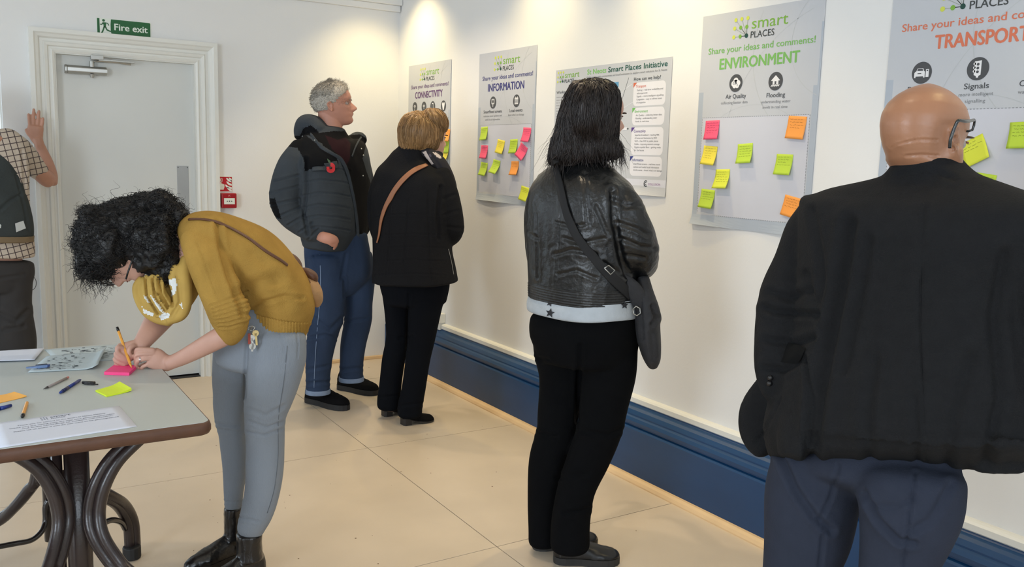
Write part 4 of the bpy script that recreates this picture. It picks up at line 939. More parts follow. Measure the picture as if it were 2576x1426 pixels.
t1 = [tube(w, [(2190,1075,-.05,170,.4), (2190,1130,-.03,185,.45), (2190,1180,.0,200,.5), (2180,1230,.02,170,.55)], phi=-22, cap=.2),
      tube(w, [(2062,1165,-.06,112), (2044,1240,-.05,116), (2032,1340,-.05,107), (2014,1430,-.05,92), w.L(-.20, .05, .42, .085), w.L(-.20, .05, .2, .08), w.L(-.20, .05, .05, .082)], ratio=.95),
      tube(w, [(2292,1205,.05,128), (2290,1274,.06,124), (2277,1340,.06,110), (2260,1430,.06,94), w.L(.01, -.06, .42, .085), w.L(.01, -.06, .2, .08), w.L(.01, -.06, .05, .082)], ratio=.95)]
tf = [([(1960,1140),(2000,1230),(2050,1300),(2090,1335)],9,.010), ([(2110,1170),(2090,1250),(2060,1310)],5,.005), ([(2175,1240),(2210,1310),(2260,1360),(2300,1365)],8,.009), ([(2303,1190),(2290,1290),(2272,1420)],5,.006), ([(2300,1250),(2250,1275),(2190,1270)],8,.005), ([(2390,1220),(2340,1310),(2300,1330)],10,.006), ([(2070,1345),(2062,1426)],5,.006)]
skin_over('trousers', t1, .0065, 10, M_TRS, B1, folds=tf)
hd, tr, ax = head_mesh(w, w.pt(2323, 348, .0), w.dir(r=.62, a=.78, u=-.05), UPV+w.dir(r=.6, a=.8)*.05, .216, ear_z=.50, fat=.93, jaw=1.12)
bd = hd+[tube(w, [(2340,352,0,68), (2336,385,0,76), (2332,420,0,74), (2330,480,0,72)], ratio=.95), tube(w, [(2395,380,.03,26), (2398,410,.02,22), (2390,435,.02,20)], ratio=1), tube(w, [(2320,500,0,200,.5), (2300,700,0,190,.45), (2270,1000,0,160,.4)], phi=-32),
        tube(w, [(2090,540,-.12,50), (2010,740,-.12,48), (1975,860,-.08,40), (1962,950,-.05,28), (1975,1010,-.04,22)]), tube(w, [(2580,545,.12,50), (2640,760,.13,48), (2635,900,.12,40), (2600,1040,.05,30)]),
        tube(w, [(2060,1160,-.05,75), (2030,1300,-.05,70), w.L(-.20, .05, .4, .055), w.L(-.2, .05, .08, .045)]), tube(w, [(2290,1190,.06,80), (2275,1340,.06,70), w.L(.01, -.06, .4, .055), w.L(.01, -.06, .08, .045)])]
hf = [([(2262,362),(2290,355),(2320,351),(2360,352)],2.6,.0022), ([(2280,392),(2320,389),(2360,392)],3,.002), ([(2398,375),(2404,360),(2402,345)],4,.004), ([(2240,372),(2262,362)],2.4,.0012)]
BD1 = skin_over('body', bd, .0036, 3, SK_B, B1, folds=hf)
eyes(tr, ax, B1, .236, mat('brow_grey', (120, 110, 100), .8))
M_GLS = mat('glasses_frame', (30, 34, 36), .25, .02, coat=.3)
gt = [(2389,372,.095), (2391,352,.10), (2397,332,.10), (2405,312,.10), (2412,303,.098), (2430,305,.075), (2450,302,.02)]
gl = put(MB().tube([tuple(p) for p in catmull([w.pt(*q) for q in gt], 4)], .0032, 8), 'glasses', M_GLS, B1)
lens = [w.pt(*q) for q in ((2434,303,.02), (2452,303,.0), (2450,316,.0), (2446,327,-.002), (2436,330,.0), (2420,329,.0), (2410,318,-.01), (2412,305,.0))]
put(MB().tube([tuple(p) for p in lens+[lens[0]]], .0024, 8), 'lens_rim', M_GLS, B1)
for (a, b) in (((-.20, .10), (-.17, .36)), ((.0, -.10), (.07, .15))):
    hl = w.g+w.r*a[0]+w.n*(a[1]-.08); te = hl+w.dir(r=.53, a=.85)*.29; shoe(B1, hl[:2], te[:2], M_BK, M_BK, w=.05, h=.075)
# ================= 2. woman in the black leather jacket =================
w = Who((1.80, 2.40)); B2 = empty('person', w.g, 'woman with long dark hair, black leather jacket and black trousers facing the posters', 'person')
M_LEA = mat('black_leather', (13, 15, 17), .36, .15, 18, .35, 55, spec=.5, coat=.08); M_BTR = mat('black_trouser', (11, 12, 14), .95, .08, 30, .1, 200, spec=.08); M_TEE = mat('grey_jersey', (176, 184, 192), .85, .05, 30, .15, 120)
jk = [tube(w, [(1461,730,0,128,.7), (1461,700,0,129,.7), (1458,640,0,130,.7), (1456,580,0,132,.68), (1460,520,0,134,.64), (1464,475,0,126,.6), (1466,448,0,108,.58), (1468,425,0,80,.62), (1470,402,0,50,.9), (1472,385,0,42,1)], n=44, phi=-48, power=2.3, cap=.15),
      tube(w, [(1385,455,-.10,36), (1358,520,-.11,38), (1354,600,-.12,34), (1362,660,-.12,34), (1378,700,-.16,30), (1410,705,-.24,26)], ratio=.95),
      tube(w, [(1546,472,.09,32), (1568,512,.12,44), (1588,565,.13,48), (1604,620,.12,50), (1614,655,.08,42), (1612,672,.0,32), (1590,680,-.12,28)], ratio=.95)]
jf = [([(1540,480),(1545,560),(1560,640),(1575,690)],8,.010), ([(1555,560),(1600,575),(1630,590)],5,.005), ([(1565,600),(1610,620),(1645,625)],5,.006), ([(1575,640),(1620,650)],5,.005), ([(1540,500),(1575,520),(1610,515)],6,.005),
      ([(1350,540),(1352,700)],3,.004), ([(1335,590),(1352,600)],4,.004), ([(1400,560),(1440,570),(1470,565)],4,.004), ([(1395,640),(1440,628),(1500,640)],5,.005), ([(1405,690),(1450,680),(1500,700)],4,.004), ([(1420,600),(1460,612),(1520,600)],5,.004), ([(1520,660),(1560,690)],5,.005),
      ([(1400,430),(1410,500),(1405,600),(1400,700)],2.5,.003), ([(1470,440),(1480,560)],6,.003), ([(1500,520),(1530,590)],5,.004)]
J2 = skin_over('leather_jacket', jk, .0052, 6, M_LEA, B2, folds=jf, noise=[(.0035, (14, 14, 9), 2, False), (.001, (30, 30, 24), 8, True)])
rib = lambda c, no: .0016*np.sin(c[:, 2]*2*math.pi/.0085)
skin_over('ribbed_waistband', [tube(w, [(1461,752,0,129,.7), (1461,735,0,130,.7), (1461,712,0,130,.7)], n=44, phi=-48, power=2.3, cap=.05)], .0028, 2, M_LEA, B2, disp=rib)
T2 = skin_over('grey_top', [tube(w, [(1462,786,0,133,.7), (1462,772,0,135,.7), (1462,750,0,130,.7), (1462,725,0,122,.7)], n=44, phi=-48, power=2.3, cap=.05)], .0045, 3, M_TEE, B2, noise=[(.004, (10, 10, 40), 6, False)])
def star(cx, cy, r, rot=0): return [(cx+(r if i % 2 == 0 else r*.45)*math.sin(rot+i*math.pi/5), cy-(r if i % 2 == 0 else r*.45)*math.cos(rot+i*math.pi/5)) for i in range(10)]
for s_ in (star(1503,757,18,.1), star(1385,787,12,.2), star(1384,763,9,.3), star(1570,768,10,.0)): decal('star_print', [s_], [T2], mat('star_ink', (36, 38, 44), .8), B2, .0025)
t2 = [tube(w, [(1470,900,0,116,.8), (1470,850,0,134,.78), (1466,805,0,134,.74), (1462,780,0,128,.7)], n=40, phi=-40, cap=.2),
      tube(w, [(1410,830,-.05,70), (1410,880,-.05,68), (1416,950,-.05,60), (1404,1040,-.04,52), (1399,1090,-.03,50), (1377,1160,-.03,47), (1368,1260,-.03,41), (1366,1330,-.03,37), (1366,1362,-.03,37)], ratio=1),
      tube(w, [(1536,830,.05,68), (1536,880,.05,68), (1534,940,.05,66), (1520,1010,.05,62), (1508,1080,.06,57), (1482,1150,.06,54), (1450,1230,.07,48), (1436,1310,.07,49), (1434,1372,.07,50)], ratio=1)]
skin_over('trousers', t2, .0055, 12, M_BTR, B2, folds=[([(1460,870),(1455,960),(1452,1060)],6,.008), ([(1350,900),(1380,905)],4,.005), ([(1470,1085),(1530,1095),(1560,1080)],6,.006), ([(1355,1090),(1400,1100)],5,.005), ([(1400,1200),(1480,1190)],6,.004), ([(1420,1290),(1480,1280)],5,.005)])
hl, te = hit(1340,1372,2,.01), hit(1502,1362,2,.01); shoe(B2, hl[:2], te[:2], mat('shoe_leather_black', (13, 13, 15), .32, .05), mat('dark_grey_sole', (44, 43, 42), .7), w=.045, h=.062, sole_h=.02)
hl, te = hit(1392,1404,2,.01), hit(1558,1408,2,.01); shoe(B2, hl[:2], te[:2], MATS['shoe_leather_black'], MATS['dark_grey_sole'], w=.047, h=.065, sole_h=.022)
hd, tr, ax = head_mesh(w, w.pt(1502, 288, 0), w.dir(r=.86, a=.51, u=-.02), UPV, .212, fat=.94, ears=False)
bd = hd+[tube(w, [(1500,300,0,38), (1492,370,0,38), (1480,410,0,44), (1470,440,0,60)], ratio=1), tube(w, [(1468,450,0,85,.6), (1462,560,0,100,.6), (1462,700,0,95,.7), (1468,820,0,110,.75)], phi=-48),
        tube(w, [(1390,470,-.10,26), (1355,600,-.12,24), (1375,690,-.16,20), (1430,690,-.28,16), (1480,670,-.36,14)]), tube(w, [(1550,490,.10,22), (1590,580,.13,28), (1612,655,.06,26), (1580,675,-.12,20), (1540,665,-.26,15)]),
        tube(w, [(1416,900,-.05,60), (1404,1040,-.04,52), (1399,1090,-.03,50), (1377,1160,-.03,47), (1368,1260,-.03,41), (1366,1350,-.03,37)], k=.62), tube(w, [(1534,900,.05,66), (1520,1010,.05,62), (1508,1080,.06,57), (1482,1150,.06,54), (1450,1230,.07,48), (1436,1310,.07,49), (1434,1372,.07,50)], k=.6)]
for k_, (bx, by) in enumerate(((1480,660),(1478,668),(1477,676),(1478,684))): bd.append(finger(w, [(bx,by,-.36), (bx-20,by,-.38), (bx-38,by+3,-.375), (bx-44,by+8,-.36)], 6, 4.4))
for k_, (bx, by) in enumerate(((1538,655),(1536,663),(1535,671),(1537,679))): bd.append(finger(w, [(bx,by,-.26), (bx-22,by,-.29), (bx-38,by+3,-.29), (bx-44,by+8,-.28)], 6, 4.4))
skin_over('body', bd, .0042, 3, SK_F, B2); eyes(tr, ax, B2, .222, mat('brow_dark', (50, 36, 30), .8))
M_H2 = mat('hair_dark_brown', (34, 26, 24), .42, .2, 30, .2, 80)
HR = skin_over('hair', [tube(w, [(1504,204,0.01,24), (1503,213,.01,46,1.2), (1498,232,.01,60,1.25), (1490,262,.015,67,1.3), (1482,298,.015,70,1.25), (1475,338,.01,76,1.0), (1472,370,.02,84,.8), (1474,388,.03,90,.62), (1475,398,.03,90,.5)], n=40, power=2.1, cap=.08)], .0055, 5, M_H2, B2, noise=[(.006, (40, 40, 5), 4, True), (.003, (80, 80, 8), 9, True)])
rg = np.random.default_rng(11)
kp = lambda c, no: (project(c)[:, 0] < 1552)
ps = combed(HR, 2300, 15, .014, .004, rg, lambda q: np.array([0, 0, -1.])+w.r*(-.12 if project(q[None])[0][0] < 1470 else .08)*1.2, kp, wob=.16, r=.0012)
ps += combed(HR, 70, 10, .012, .008, rg, lambda q: np.array([0, 0, -1.])+w.r*(-.12), lambda c, no: (project(c)[:, 0] < 1425) & (project(c)[:, 1] > 280), wob=.16, r=.0007, loose=1.)
ps += combed(HR, 25, 8, .012, .006, rg, lambda q: np.array([0, 0, -1.])+w.r*(.12), lambda c, no: (project(c)[:, 0] > 1540) & (project(c)[:, 1] > 330), wob=.2, r=.0008, loose=1.)
ps += combed(HR, 420, 6, .009, .004, rg, lambda q: np.array([0, 0, -1.])+w.r*(-.25 if project(q[None])[0][0] < 1460 else .12), lambda c, no: (project(c)[:, 1] > 365) & (project(c)[:, 1] < 402), wob=.35, r=.0011, loose=.75)
strands('hair_strands', ps, 0, M_H2, B2)
# her shoulder bag
M_BAGK = mat('black_felt', (40, 41, 45), .8, .15, 20, .3, 120)
bg2 = empty('shoulder_bag', w.pt(1632, 820, .1), 'soft black shoulder bag hanging at the right hip of the long haired woman', 'bag')
bag = skin_over('bag_body', [tube(w, [(1618,700,.06,16), (1620,735,.07,24), (1627,780,.07,31), (1630,830,.07,31), (1636,875,.07,27), (1641,905,.07,20), (1643,922,.07,12)], ratio=2.2, cap=.4)], .005, 5, M_BAGK, bg2, folds=[([(1640,770),(1650,800),(1640,815)],5,.012), ([(1610,760),(1615,850)],6,.006), ([(1640,840),(1645,900)],6,.005)])
skin_over('bag_flap', [tube(w, [(1560,690,.13,10), (1590,722,.14,20), (1612,760,.13,22), (1628,790,.12,16)], ratio=.5)], .0045, 4, M_BAGK, bg2)
ribbon('shoulder_strap', w, [(1398,404,9), (1405,440,10), (1418,500,10), (1440,570,11), (1472,622,11), (1512,668,12), (1555,715,13), (1596,752,13)], 10, [J2, bag], mat('black_webbing', (18, 19, 22), .8), bg2, .006, .004, off=.14)
bq = [cast(*q, J2) for q in ((1520,672),(1532,662),(1545,676),(1534,688))]
if all(bq): put(MB().tube([tuple(h[0]+h[1]*.012) for h in bq+[bq[0]]], .002, 6), 'buckle', M_METAL, bg2)
ring = [w.pt(x, y, .15) for x, y in ((1592,778),(1600,770),(1610,776),(1611,788),(1602,794),(1594,789))]; put(MB().tube([tuple(p) for p in ring+[ring[0]]], .0022, 6), 'strap_ring', M_METAL, bg2)
# ================= 3. grey haired man in the quilted jacket =================
w = Who((1.75, 4.64)); B3 = empty('person', w.g, 'grey haired man in dark grey hooded jacket and jeans with a red poppy', 'person')
M_QJ = mat('charcoal_quilt', (54, 60, 66), .8, .08, 14, .2, 120, spec=.25); M_YK = mat('black_yoke', (14, 15, 18), .9, .05, spec=.15); M_LIN = mat('dark_lining', (12, 12, 15), .9, .05, spec=.15); M_JMP = mat('maroon_jumper', (36, 14, 21), .9, .05, spec=.15)
M_JN = mat('blue_denim', (44, 59, 84), .85, .28, 5, .2, 300, stretch=(1, 1, .5), spec=.2); M_CUF = mat('denim_turnup', (120, 138, 166), .85, .08, 40)
jk = [tube(w, [(836,622,0,68,.62), (838,600,0,76,.62), (842,560,0,84,.6), (840,500,0,90,.6), (838,450,0,93,.6), (836,405,0,93,.58), (830,378,0,86,.56), (825,358,0,70,.56), (824,340,0,52,.7), (824,322,0,42,.9)], n=40, phi=62, power=2.3, cap=.12),
      tube(w, [(890,580,.02,24), (897,605,.04,17), (901,628,.05,12), (903,642,.05,7)], ratio=1.2, cap=.2),
      tube(w, [(762,374,.10,30), (742,408,.15,38), (725,452,.17,40), (716,492,.18,39), (722,526,.18,36), (748,556,.18,32), (780,580,.19,27), (800,592,.20,19)], ratio=.95),
      tube(w, [(895,390,-.12,30), (912,450,-.14,28), (916,520,-.13,26), (905,575,-.10,24), (880,600,-.05,20)], ratio=.95),
      tube(w, [(748,346,-.04,10), (757,330,-.03,20), (772,316,-.02,28), (792,322,.0,30), (812,345,.05,26)], ratio=1.6, cap=.5),
      tube(w, [(868,362,-.06,14), (890,356,-.10,20), (905,352,-.14,20), (913,362,-.15,12)], ratio=.8, cap=.2),
      tube(w, [(893,362,-.12,16), (906,392,-.13,15), (915,420,-.13,14)], ratio=.9)]
ql = []
for y0 in (420, 452, 484, 514, 542, 570): ql.append(([(760,y0+8),(800,y0),(850,y0+4),(880,y0+10)],2.2,.0045))
for (a, b) in (((690,455),(752,440)),((683,485),(750,468)),((682,515),(752,500)),((700,545),(755,520)),((725,566),(768,540)),((752,585),(785,560)),((776,600),(802,575))): ql.append(([a, b], 2.6, .006))
ql += [([(770,400),(772,470),(765,540),(775,590)],4,.012), ([(780,337),(806,370),(857,399),(879,457),(893,526),(899,600)],2,.006)]
yoke = [(708,360),(733,342),(770,340),(806,370),(846,394),(852,412),(815,418),(780,425),(768,432),(764,400),(748,372),(722,368)]
opening = [(800,335),(812,366),(852,392),(873,430),(885,480),(894,540),(897,610),(935,610),(940,560),(936,470),(920,425),(912,398),(925,350),(905,338),(878,340),(868,330),(840,330)]
jumper = [(818,340),(835,375),(860,398),(868,420),(880,400),(882,360),(870,345),(850,352)]
hoodin = [(752,345),(764,322),(782,315),(800,330),(812,362),(795,352),(776,340)]
J3 = skin_over('hooded_jacket', jk, .0058, 5, M_QJ, B3, folds=ql, noise=[(.004, (12, 12, 12), 3, False)], paint=[(yoke, M_YK, False), (opening, M_LIN, False), (jumper, M_JMP, False), (hoodin, M_LIN, False), ([(676,500),(692,498),(708,552),(690,545)], M_YK, False)])
ribbon('placket', w, [(783,338,4), (806,369,5), (832,386,5), (857,400,5), (873,432,4), (884,475,4), (893,526,4), (900,590,4), (901,632,3)], 4, [J3], M_QJ, B3, .004, .005)
ribbon('pocket_flap', w, [(786,424,9), (815,421,10), (848,414,9)], 9, [J3], M_QJ, B3, .003, .004)
ribbon('collar_facing', w, [(884,394,2), (894,368,2), (908,345,2)], 2, [J3], M_QJ, B3, .004, .002)
for q in ((918,337),(908,375),(762,342),(791,354),(913,391),(912,442),(875,634)):
    h = cast(*q, J3)
    if h: put(MB().ball(tuple(h[0]+h[1]*.003), .0045, 8, 6), 'snap', M_METAL, B3)
pp = empty('poppy_badge', w.pt(832, 422, .14), 'red paper poppy with green leaf pinned on the grey jacket', 'badge')
h = cast(832, 422, J3)
if h:
    c_ = h[0]-unit(ray(832, 422))*.012; a_, b_ = w.r, UPV; nn_ = -w.n
    for k_ in (0, 1):
        k = MB(); sgn = (-1, 1)[k_]; V = [c_]+[c_+a_*(.0225*math.cos(t)*1.0)*1+b_*(.021*math.sin(t)+sgn*.006)+nn_*(.005*math.sin(2*t)+.003*k_) for t in np.linspace(0, 6.28, 17)[:-1]]
        k.add(V, [(0, 1+i, 1+(i+1) % 16) for i in range(16)]); put(k, 'petal', mat('poppy_red', (206, 36, 42), .6, .05), pp)
    put(MB().ball(tuple(c_+nn_*.006), .007, 10, 8), 'centre', M_BK, pp)
    k = MB(); L0 = c_+b_*.012; k.add([L0+nn_*.002, L0+b_*.02-a_*.014+nn_*.003, L0+b_*.036-a_*.019+nn_*.002, L0+b_*.024-a_*.002+nn_*.003], [(0, 1, 2, 3)]); put(k, 'leaf', mat('poppy_leaf', (70, 92, 62), .7), pp)
t3 = [tube(w, [(858,740,0,38), (854,700,0,78,.7), (850,650,0,82,.72), (846,612,0,80,.72), (845,590,0,78,.7)], n=36, ratio=.7, phi=0, cap=.2),
      tube(w, [(822,650,.05,48), (824,720,.06,46), (825,787,.07,41), (812,840,.07,38), (803,900,.07,33), (800,950,.07,30), (800,984,.07,29)], ratio=1),
      tube(w, [(892,650,-.05,46), (905,700,-.05,38), (902,760,-.05,35), (901,805,-.05,34), (889,863,-.05,32), (884,920,-.05,29), (884,952,-.05,30)], ratio=1)]
sh = lambda f_: f_
skin_over('jeans', t3, .0058, 5, M_JN, B3, folds=[([(866,700),(866,745)],3,.006), ([(790,800),(830,830),(860,800)],5,.006), ([(775,850),(820,842),(845,850)],4,.005), ([(775,930),(825,920)],4,.005), ([(772,965),(826,960)],4,.006), ([(868,810),(925,800)],4,.005), ([(858,930),(908,925)],4,.006), ([(870,640),(860,700)],4,.005), ([(790,640),(800,700)],3,.003)])
ribbon('side_seam', w, [(805,640),(806,740),(798,830),(792,920),(790,975)], .7, [bpy.data.objects['jeans']], M_CUF, B3, .0018, .0012)
for rings in ([(800,978,.07,30.5), (800,988,.07,31.5)], [(884,947,-.05,31), (884,957,-.05,31.5)]):
    v, f = tube(w, rings, ratio=1, cap=.08); put(MB().add(v, f), 'turn_up', M_CUF, B3)
M_SK = mat('black_mesh_shoe', (10, 10, 13), .9, .1, 60, .2, 300, spec=.15); M_SOL = mat('dark_sole', (30, 31, 35), .6, .05)
hl, te = hit(772,1004,2,.01), hit(876,1028,2,.01); shoe(B3, hl[:2], te[:2], M_SK, M_SOL, w=.052, h=.088, sole_h=.028)
hl, te = hit(852,972,2,.01), hit(950,990,2,.01); shoe(B3, hl[:2], te[:2], M_SK, M_SOL, w=.052, h=.088, sole_h=.028)
hd, tr, ax = head_mesh(w, w.pt(836, 262, 0), w.dir(r=.985, a=-.12, u=.16), UPV-w.dir(r=1)*.14, .240, nose=1.15, ear_z=.44, fat=1.0)
bd = hd+[tube(w, [(828,285,0,28), (832,318,0,29), (830,345,0,33), (828,372,0,44)], ratio=1), tube(w, [(826,372,0,50,.45), (838,480,0,60,.45), (842,590,0,56,.45), (848,690,0,56,.5)], phi=0),
        tube(w, [(765,385,.12,24), (724,470,.17,24), (722,520,.18,22), (790,585,.15,16), (822,600,.14,13)]), tube(w, [(893,400,-.12,20), (912,480,-.13,19), (900,580,-.08,15)]),
        tube(w, [(822,650,.05,48), (824,720,.06,46), (825,787,.07,41), (812,840,.07,38), (803,900,.07,33), (800,984,.07,29)], k=.6), tube(w, [(892,650,-.05,46), (902,760,-.05,35), (901,805,-.05,34), (889,863,-.05,32), (884,945,-.05,29)], k=.6),
        tube(w, [(800,590,.20,13), (812,596,.245,14), (826,600,.255,14.5), (840,604,.25,12), (846,612,.24,8)], ratio=.6)]
for i_, (bx, by) in enumerate(((846,600),(846,606),(844,612),(840,617))): bd.append(finger(w, [(bx-8,by-4,.25), (bx,by,.245), (bx+2,by+5,.235), (bx,by+9,.22)], 4.2, 3.2))
bd.append(finger(w, [(818,606,.26), (828,612,.26), (836,618,.25)], 4.5, 3.5))
skin_over('body', bd, .0042, 2, SK_M, B3); eyes(tr, ax, B3, .240, mat('brow_grey', (120, 110, 100)))
M_H3 = mat('hair_grey', (140, 136, 128), .8, .2, 60, .3, 300); M_H3L = mat('hair_silver', (178, 172, 162), .8, .1, 60, .3, 300)
hv = []; hc = tr((0, -.03, .5)); Hs = .240
# cropped cap following the skull
nz, nt = 26, 48; V = []
for i in range(nz+1):
    z = .36+.655*i/nz
    for j in range(nt):
        a = 2*math.pi*j/nt; zz_ = min(z, .985); yf, yb, w_ = interp(zz_, YF_), interp(zz_, YB_), interp(zz_, WD_)
        cx, sx = math.cos(a), math.sin(a); fr = .5+.5*cx
        lim = .36+.42*max(0, cx+.25)/1.25*1.0; lim = min(lim, .80); k_ = 1.05+.05*max(0, z-.7) if z > lim else .93
        if z > .985: k_ *= max(.02, 1-(z-.985)/.04)
        ry = (yf+.04) if cx > 0 else (-.04-yb); V.append((w_*k_*math.copysign(abs(sx)**.95, sx), -.04+ry*k_*cx if abs(cx) < 1 else -.04+ry*k_*cx, z+(.02 if z > .8 and k_ > 1 else 0)+(.018*max(0, cx) if z > .8 else 0)))
f = [(i*nt+j, i*nt+(j+1) % nt, (i+1)*nt+(j+1) % nt, (i+1)*nt+j) for i in range(nz) for j in range(nt)]+[tuple(range(nt))[::-1], tuple(range(nz*nt, (nz+1)*nt))]
cap_ = put(MB().add([tr(p) for p in V], f), 'hair', M_H3L, B3)
cap_.data.materials.append(M_H3)
for q_, f_ in zip(cap_.data.polygons, f):
    v0 = V[f_[0]]
    if v0[2]+random.uniform(-.04, .04)-.12*v0[1] > .68 and v0[1]+random.uniform(-.08, .05) < .14: q_.material_index = 1
rg = np.random.default_rng(5); zl = lambda c: ((c-hc)@ax[2])/Hs+.5
c, no = get_co(cap_.data), None; cap_.data.update(); ps = []; pl = []
idx = rg.permutation(len(V)*4) % len(V); cc_ = get_co(cap_.data); nn_ = get_no(cap_.data)
for q in idx:
    p = cc_[q]+rg.normal(0, .004, 3); n_ = nn_[q]; lz = zl(p)
    loc_ = (p-hc); yy = (loc_@ax[1])/Hs
    if abs(np.linalg.norm(cc_[q]-tr((V[q][0]/1.0, V[q][1], V[q][2])))) > .01: continue
    top = lz > .78
    if V[q][2] < .45 and yy > -.1: continue
    L = rg.uniform(.010, .018) if top else rg.uniform(.004, .008)
    d = unit(n_*(1 if not top else .6)+ax[2]*(.9 if top else .0)+ax[1]*(.5 if top else -.2)+rg.normal(0, .25, 3)); (pl if (lz < .66+rg.normal(0, .02) or yy > .12+rg.normal(0, .03)) else ps).append(([p-n_*.002, p+d*L*.5, p+d*L], .0011))
strands('hair_bristles', ps, 0, M_H3, B3); strands('hair_bristles', pl, 0, M_H3L, B3)
# ================= 4. woman with the blonde bob =================
w = Who((2.01, 4.15)); B4 = empty('person', w.g, 'woman with blonde bob, black coat and patterned scarf beside the grey haired man', 'person')
M_CT = mat('black_coat', (15, 16, 20), .85, .1, 30, .25, 160, spec=.2)
jk = [tube(w, [(1043,708,0,104,.66), (1041,680,0,101,.66), (1037,630,0,96,.66), (1036,580,0,97,.66), (1036,530,0,100,.64), (1035,480,0,98,.62), (1032,445,0,90,.58), (1033,422,0,74,.56), (1035,403,0,56,.66), (1040,385,0,42,.85), (1044,370,0,36,1)], n=44, phi=-42, power=2.3, cap=.08),
      tube(w, [(972,440,-.10,28), (954,490,-.11,29), (952,545,-.12,28), (962,592,-.13,26), (982,622,-.16,22)], ratio=.95),
      tube(w, [(1104,436,.09,30), (1118,480,.11,32), (1130,530,.11,32), (1136,572,.10,31), (1130,594,.04,26), (1105,602,-.08,22)], ratio=.95)]
ql = [([(1028,500),(1020,600),(1012,700)],1.6,.0035), ([(1075,480),(1078,600),(1085,705)],1.6,.0035), ([(985,480),(980,600),(972,690)],1.6,.0035), ([(1108,470),(1100,540),(1104,600)],4,.010), ([(1120,540),(1150,530)],4,.004), ([(1125,570),(1160,575)],4,.004), ([(1115,500),(1142,490)],4,.004)]
for y0 in (540, 590, 622, 655, 690): ql.append(([(945,y0+2),(1040,y0-2),(1120,y0+2)],1.8,.0025))
J4 = skin_over('coat', jk, .0056, 5, M_CT, B4, folds=ql, noise=[(.003, (12, 12, 12), 7, False)])
ribbon('zip', w, [(1128,626,.8),(1136,660,.8),(1141,690,.8)], .8, [J4], M_METAL, B4, .001, .001)
t4 = [tube(w, [(1045,760,0,76,.7), (1043,720,0,86,.66), (1042,690,0,86,.66)], phi=-30, cap=.2),
      tube(w, [(1000,730,-.05,40), (1000,790,-.05,32), (1000,850,-.05,29), (990,905,-.05,29), (983,960,-.05,28), (978,1008,-.05,29), (977,1022,-.05,28)], ratio=1),
      tube(w, [(1076,730,.05,46), (1067,790,.05,41), (1060,850,.05,35), (1051,905,.05,31), (1041,975,.05,30), (1032,1020,.05,31), (1031,1040,.05,31)], ratio=1)]
skin_over('trousers', t4, .0055, 5, mat('navy_black_trouser', (12, 15, 21), .95, .05, spec=.1), B4, folds=[([(1029,740),(1026,810),(1024,880)],4,.006), ([(1005,850),(1040,845)],4,.004), ([(960,1000),(1005,995)],4,.004), ([(1005,1020),(1060,1015)],4,.004)])
hl, te = hit(962,1042,2,.01), hit(1040,1030,2,.01); shoe(B4, hl[:2], te[:2], M_SK, mat('boot_heel', (34, 32, 32), .5), w=.044, h=.06, heel_h=.035, sole_h=.008, name='boot')
hl, te = hit(1010,1064,2,.01), hit(1090,1052,2,.01); shoe(B4, hl[:2], te[:2], M_SK, MATS['boot_heel'], w=.044, h=.06, heel_h=.035, sole_h=.008, name='boot')
hd, tr, ax = head_mesh(w, w.pt(1078, 345, 0), w.dir(r=.80, a=.60, u=.03), UPV, .222, fat=.96, ears=False)
bd = hd+[tube(w, [(1072,345,0,26), (1064,380,0,26), (1050,410,0,36)], ratio=1), tube(w, [(1040,430,0,60,.6), (1036,530,0,74,.6), (1040,680,0,70,.7)], phi=-42),
        tube(w, [(975,450,-.10,20), (955,540,-.12,18), (985,615,-.16,14), (1030,600,-.26,11)]), tube(w, [(1102,446,.09,22), (1130,560,.10,20), (1105,600,-.08,14), (1080,590,-.2,11)]),
        tube(w, [(1000,730,-.05,28), (990,900,-.05,20), (978,1030,-.05,15)]), tube(w, [(1074,730,.05,32), (1051,900,.05,22), (1030,1050,.05,16)])]
for i_ in range(4): bd.append(finger(w, [(1030,594+i_*5,-.26), (1046,594+i_*5,-.28), (1058,597+i_*5,-.28)], 4, 3)); bd.append(finger(w, [(1080,582+i_*5,-.2), (1066,582+i_*5,-.23), (1056,585+i_*5,-.23)], 4, 3))
skin_over('body', bd, .0042, 2, SK_F, B4); eyes(tr, ax, B4, .222, mat('brow_dark', (50, 36, 30)))
M_H4 = mat('hair_blonde', (136, 104, 66), .45, .3, 28, .2, 60, stretch=(1, 1, .2)); M_H4L = mat('hair_blonde_light', (176, 138, 92), .45, .15, 28)
HR = skin_over('hair', [tube(w, [(1066,289,0,24), (1064,296,0,38,1), (1061,310,0,51,1), (1059,328,0,56,1), (1056,346,0,54,1), (1052,362,0,50,.95), (1050,374,0,42,.9), (1052,381,0,30,.9)], n=40, power=2.15, cap=.4), tube(w, [(1075,292,.0,20), (1095,298,0,24), (1108,312,0,20), (1113,328,0,12)], ratio=1.8)], .0052, 4, M_H4, B4, noise=[(.004, (50, 50, 6), 4, True)])
rg = np.random.default_rng(12)
def flow4(q): u = project(q[None])[0]; return np.array([0, 0, -1.])+w.r*(.5*(u[0]-1066)/50 if u[1] < 318 else -.12 if u[1] > 350 else 0)
ps = combed(HR, 1300, 9, .010, .003, rg, flow4, wob=.10, r=.0013); h_ = len(ps)//3
strands('hair_strands', ps[h_:], 0, M_H4, B4); strands('hair_strands', ps[:h_], 0, M_H4L, B4)
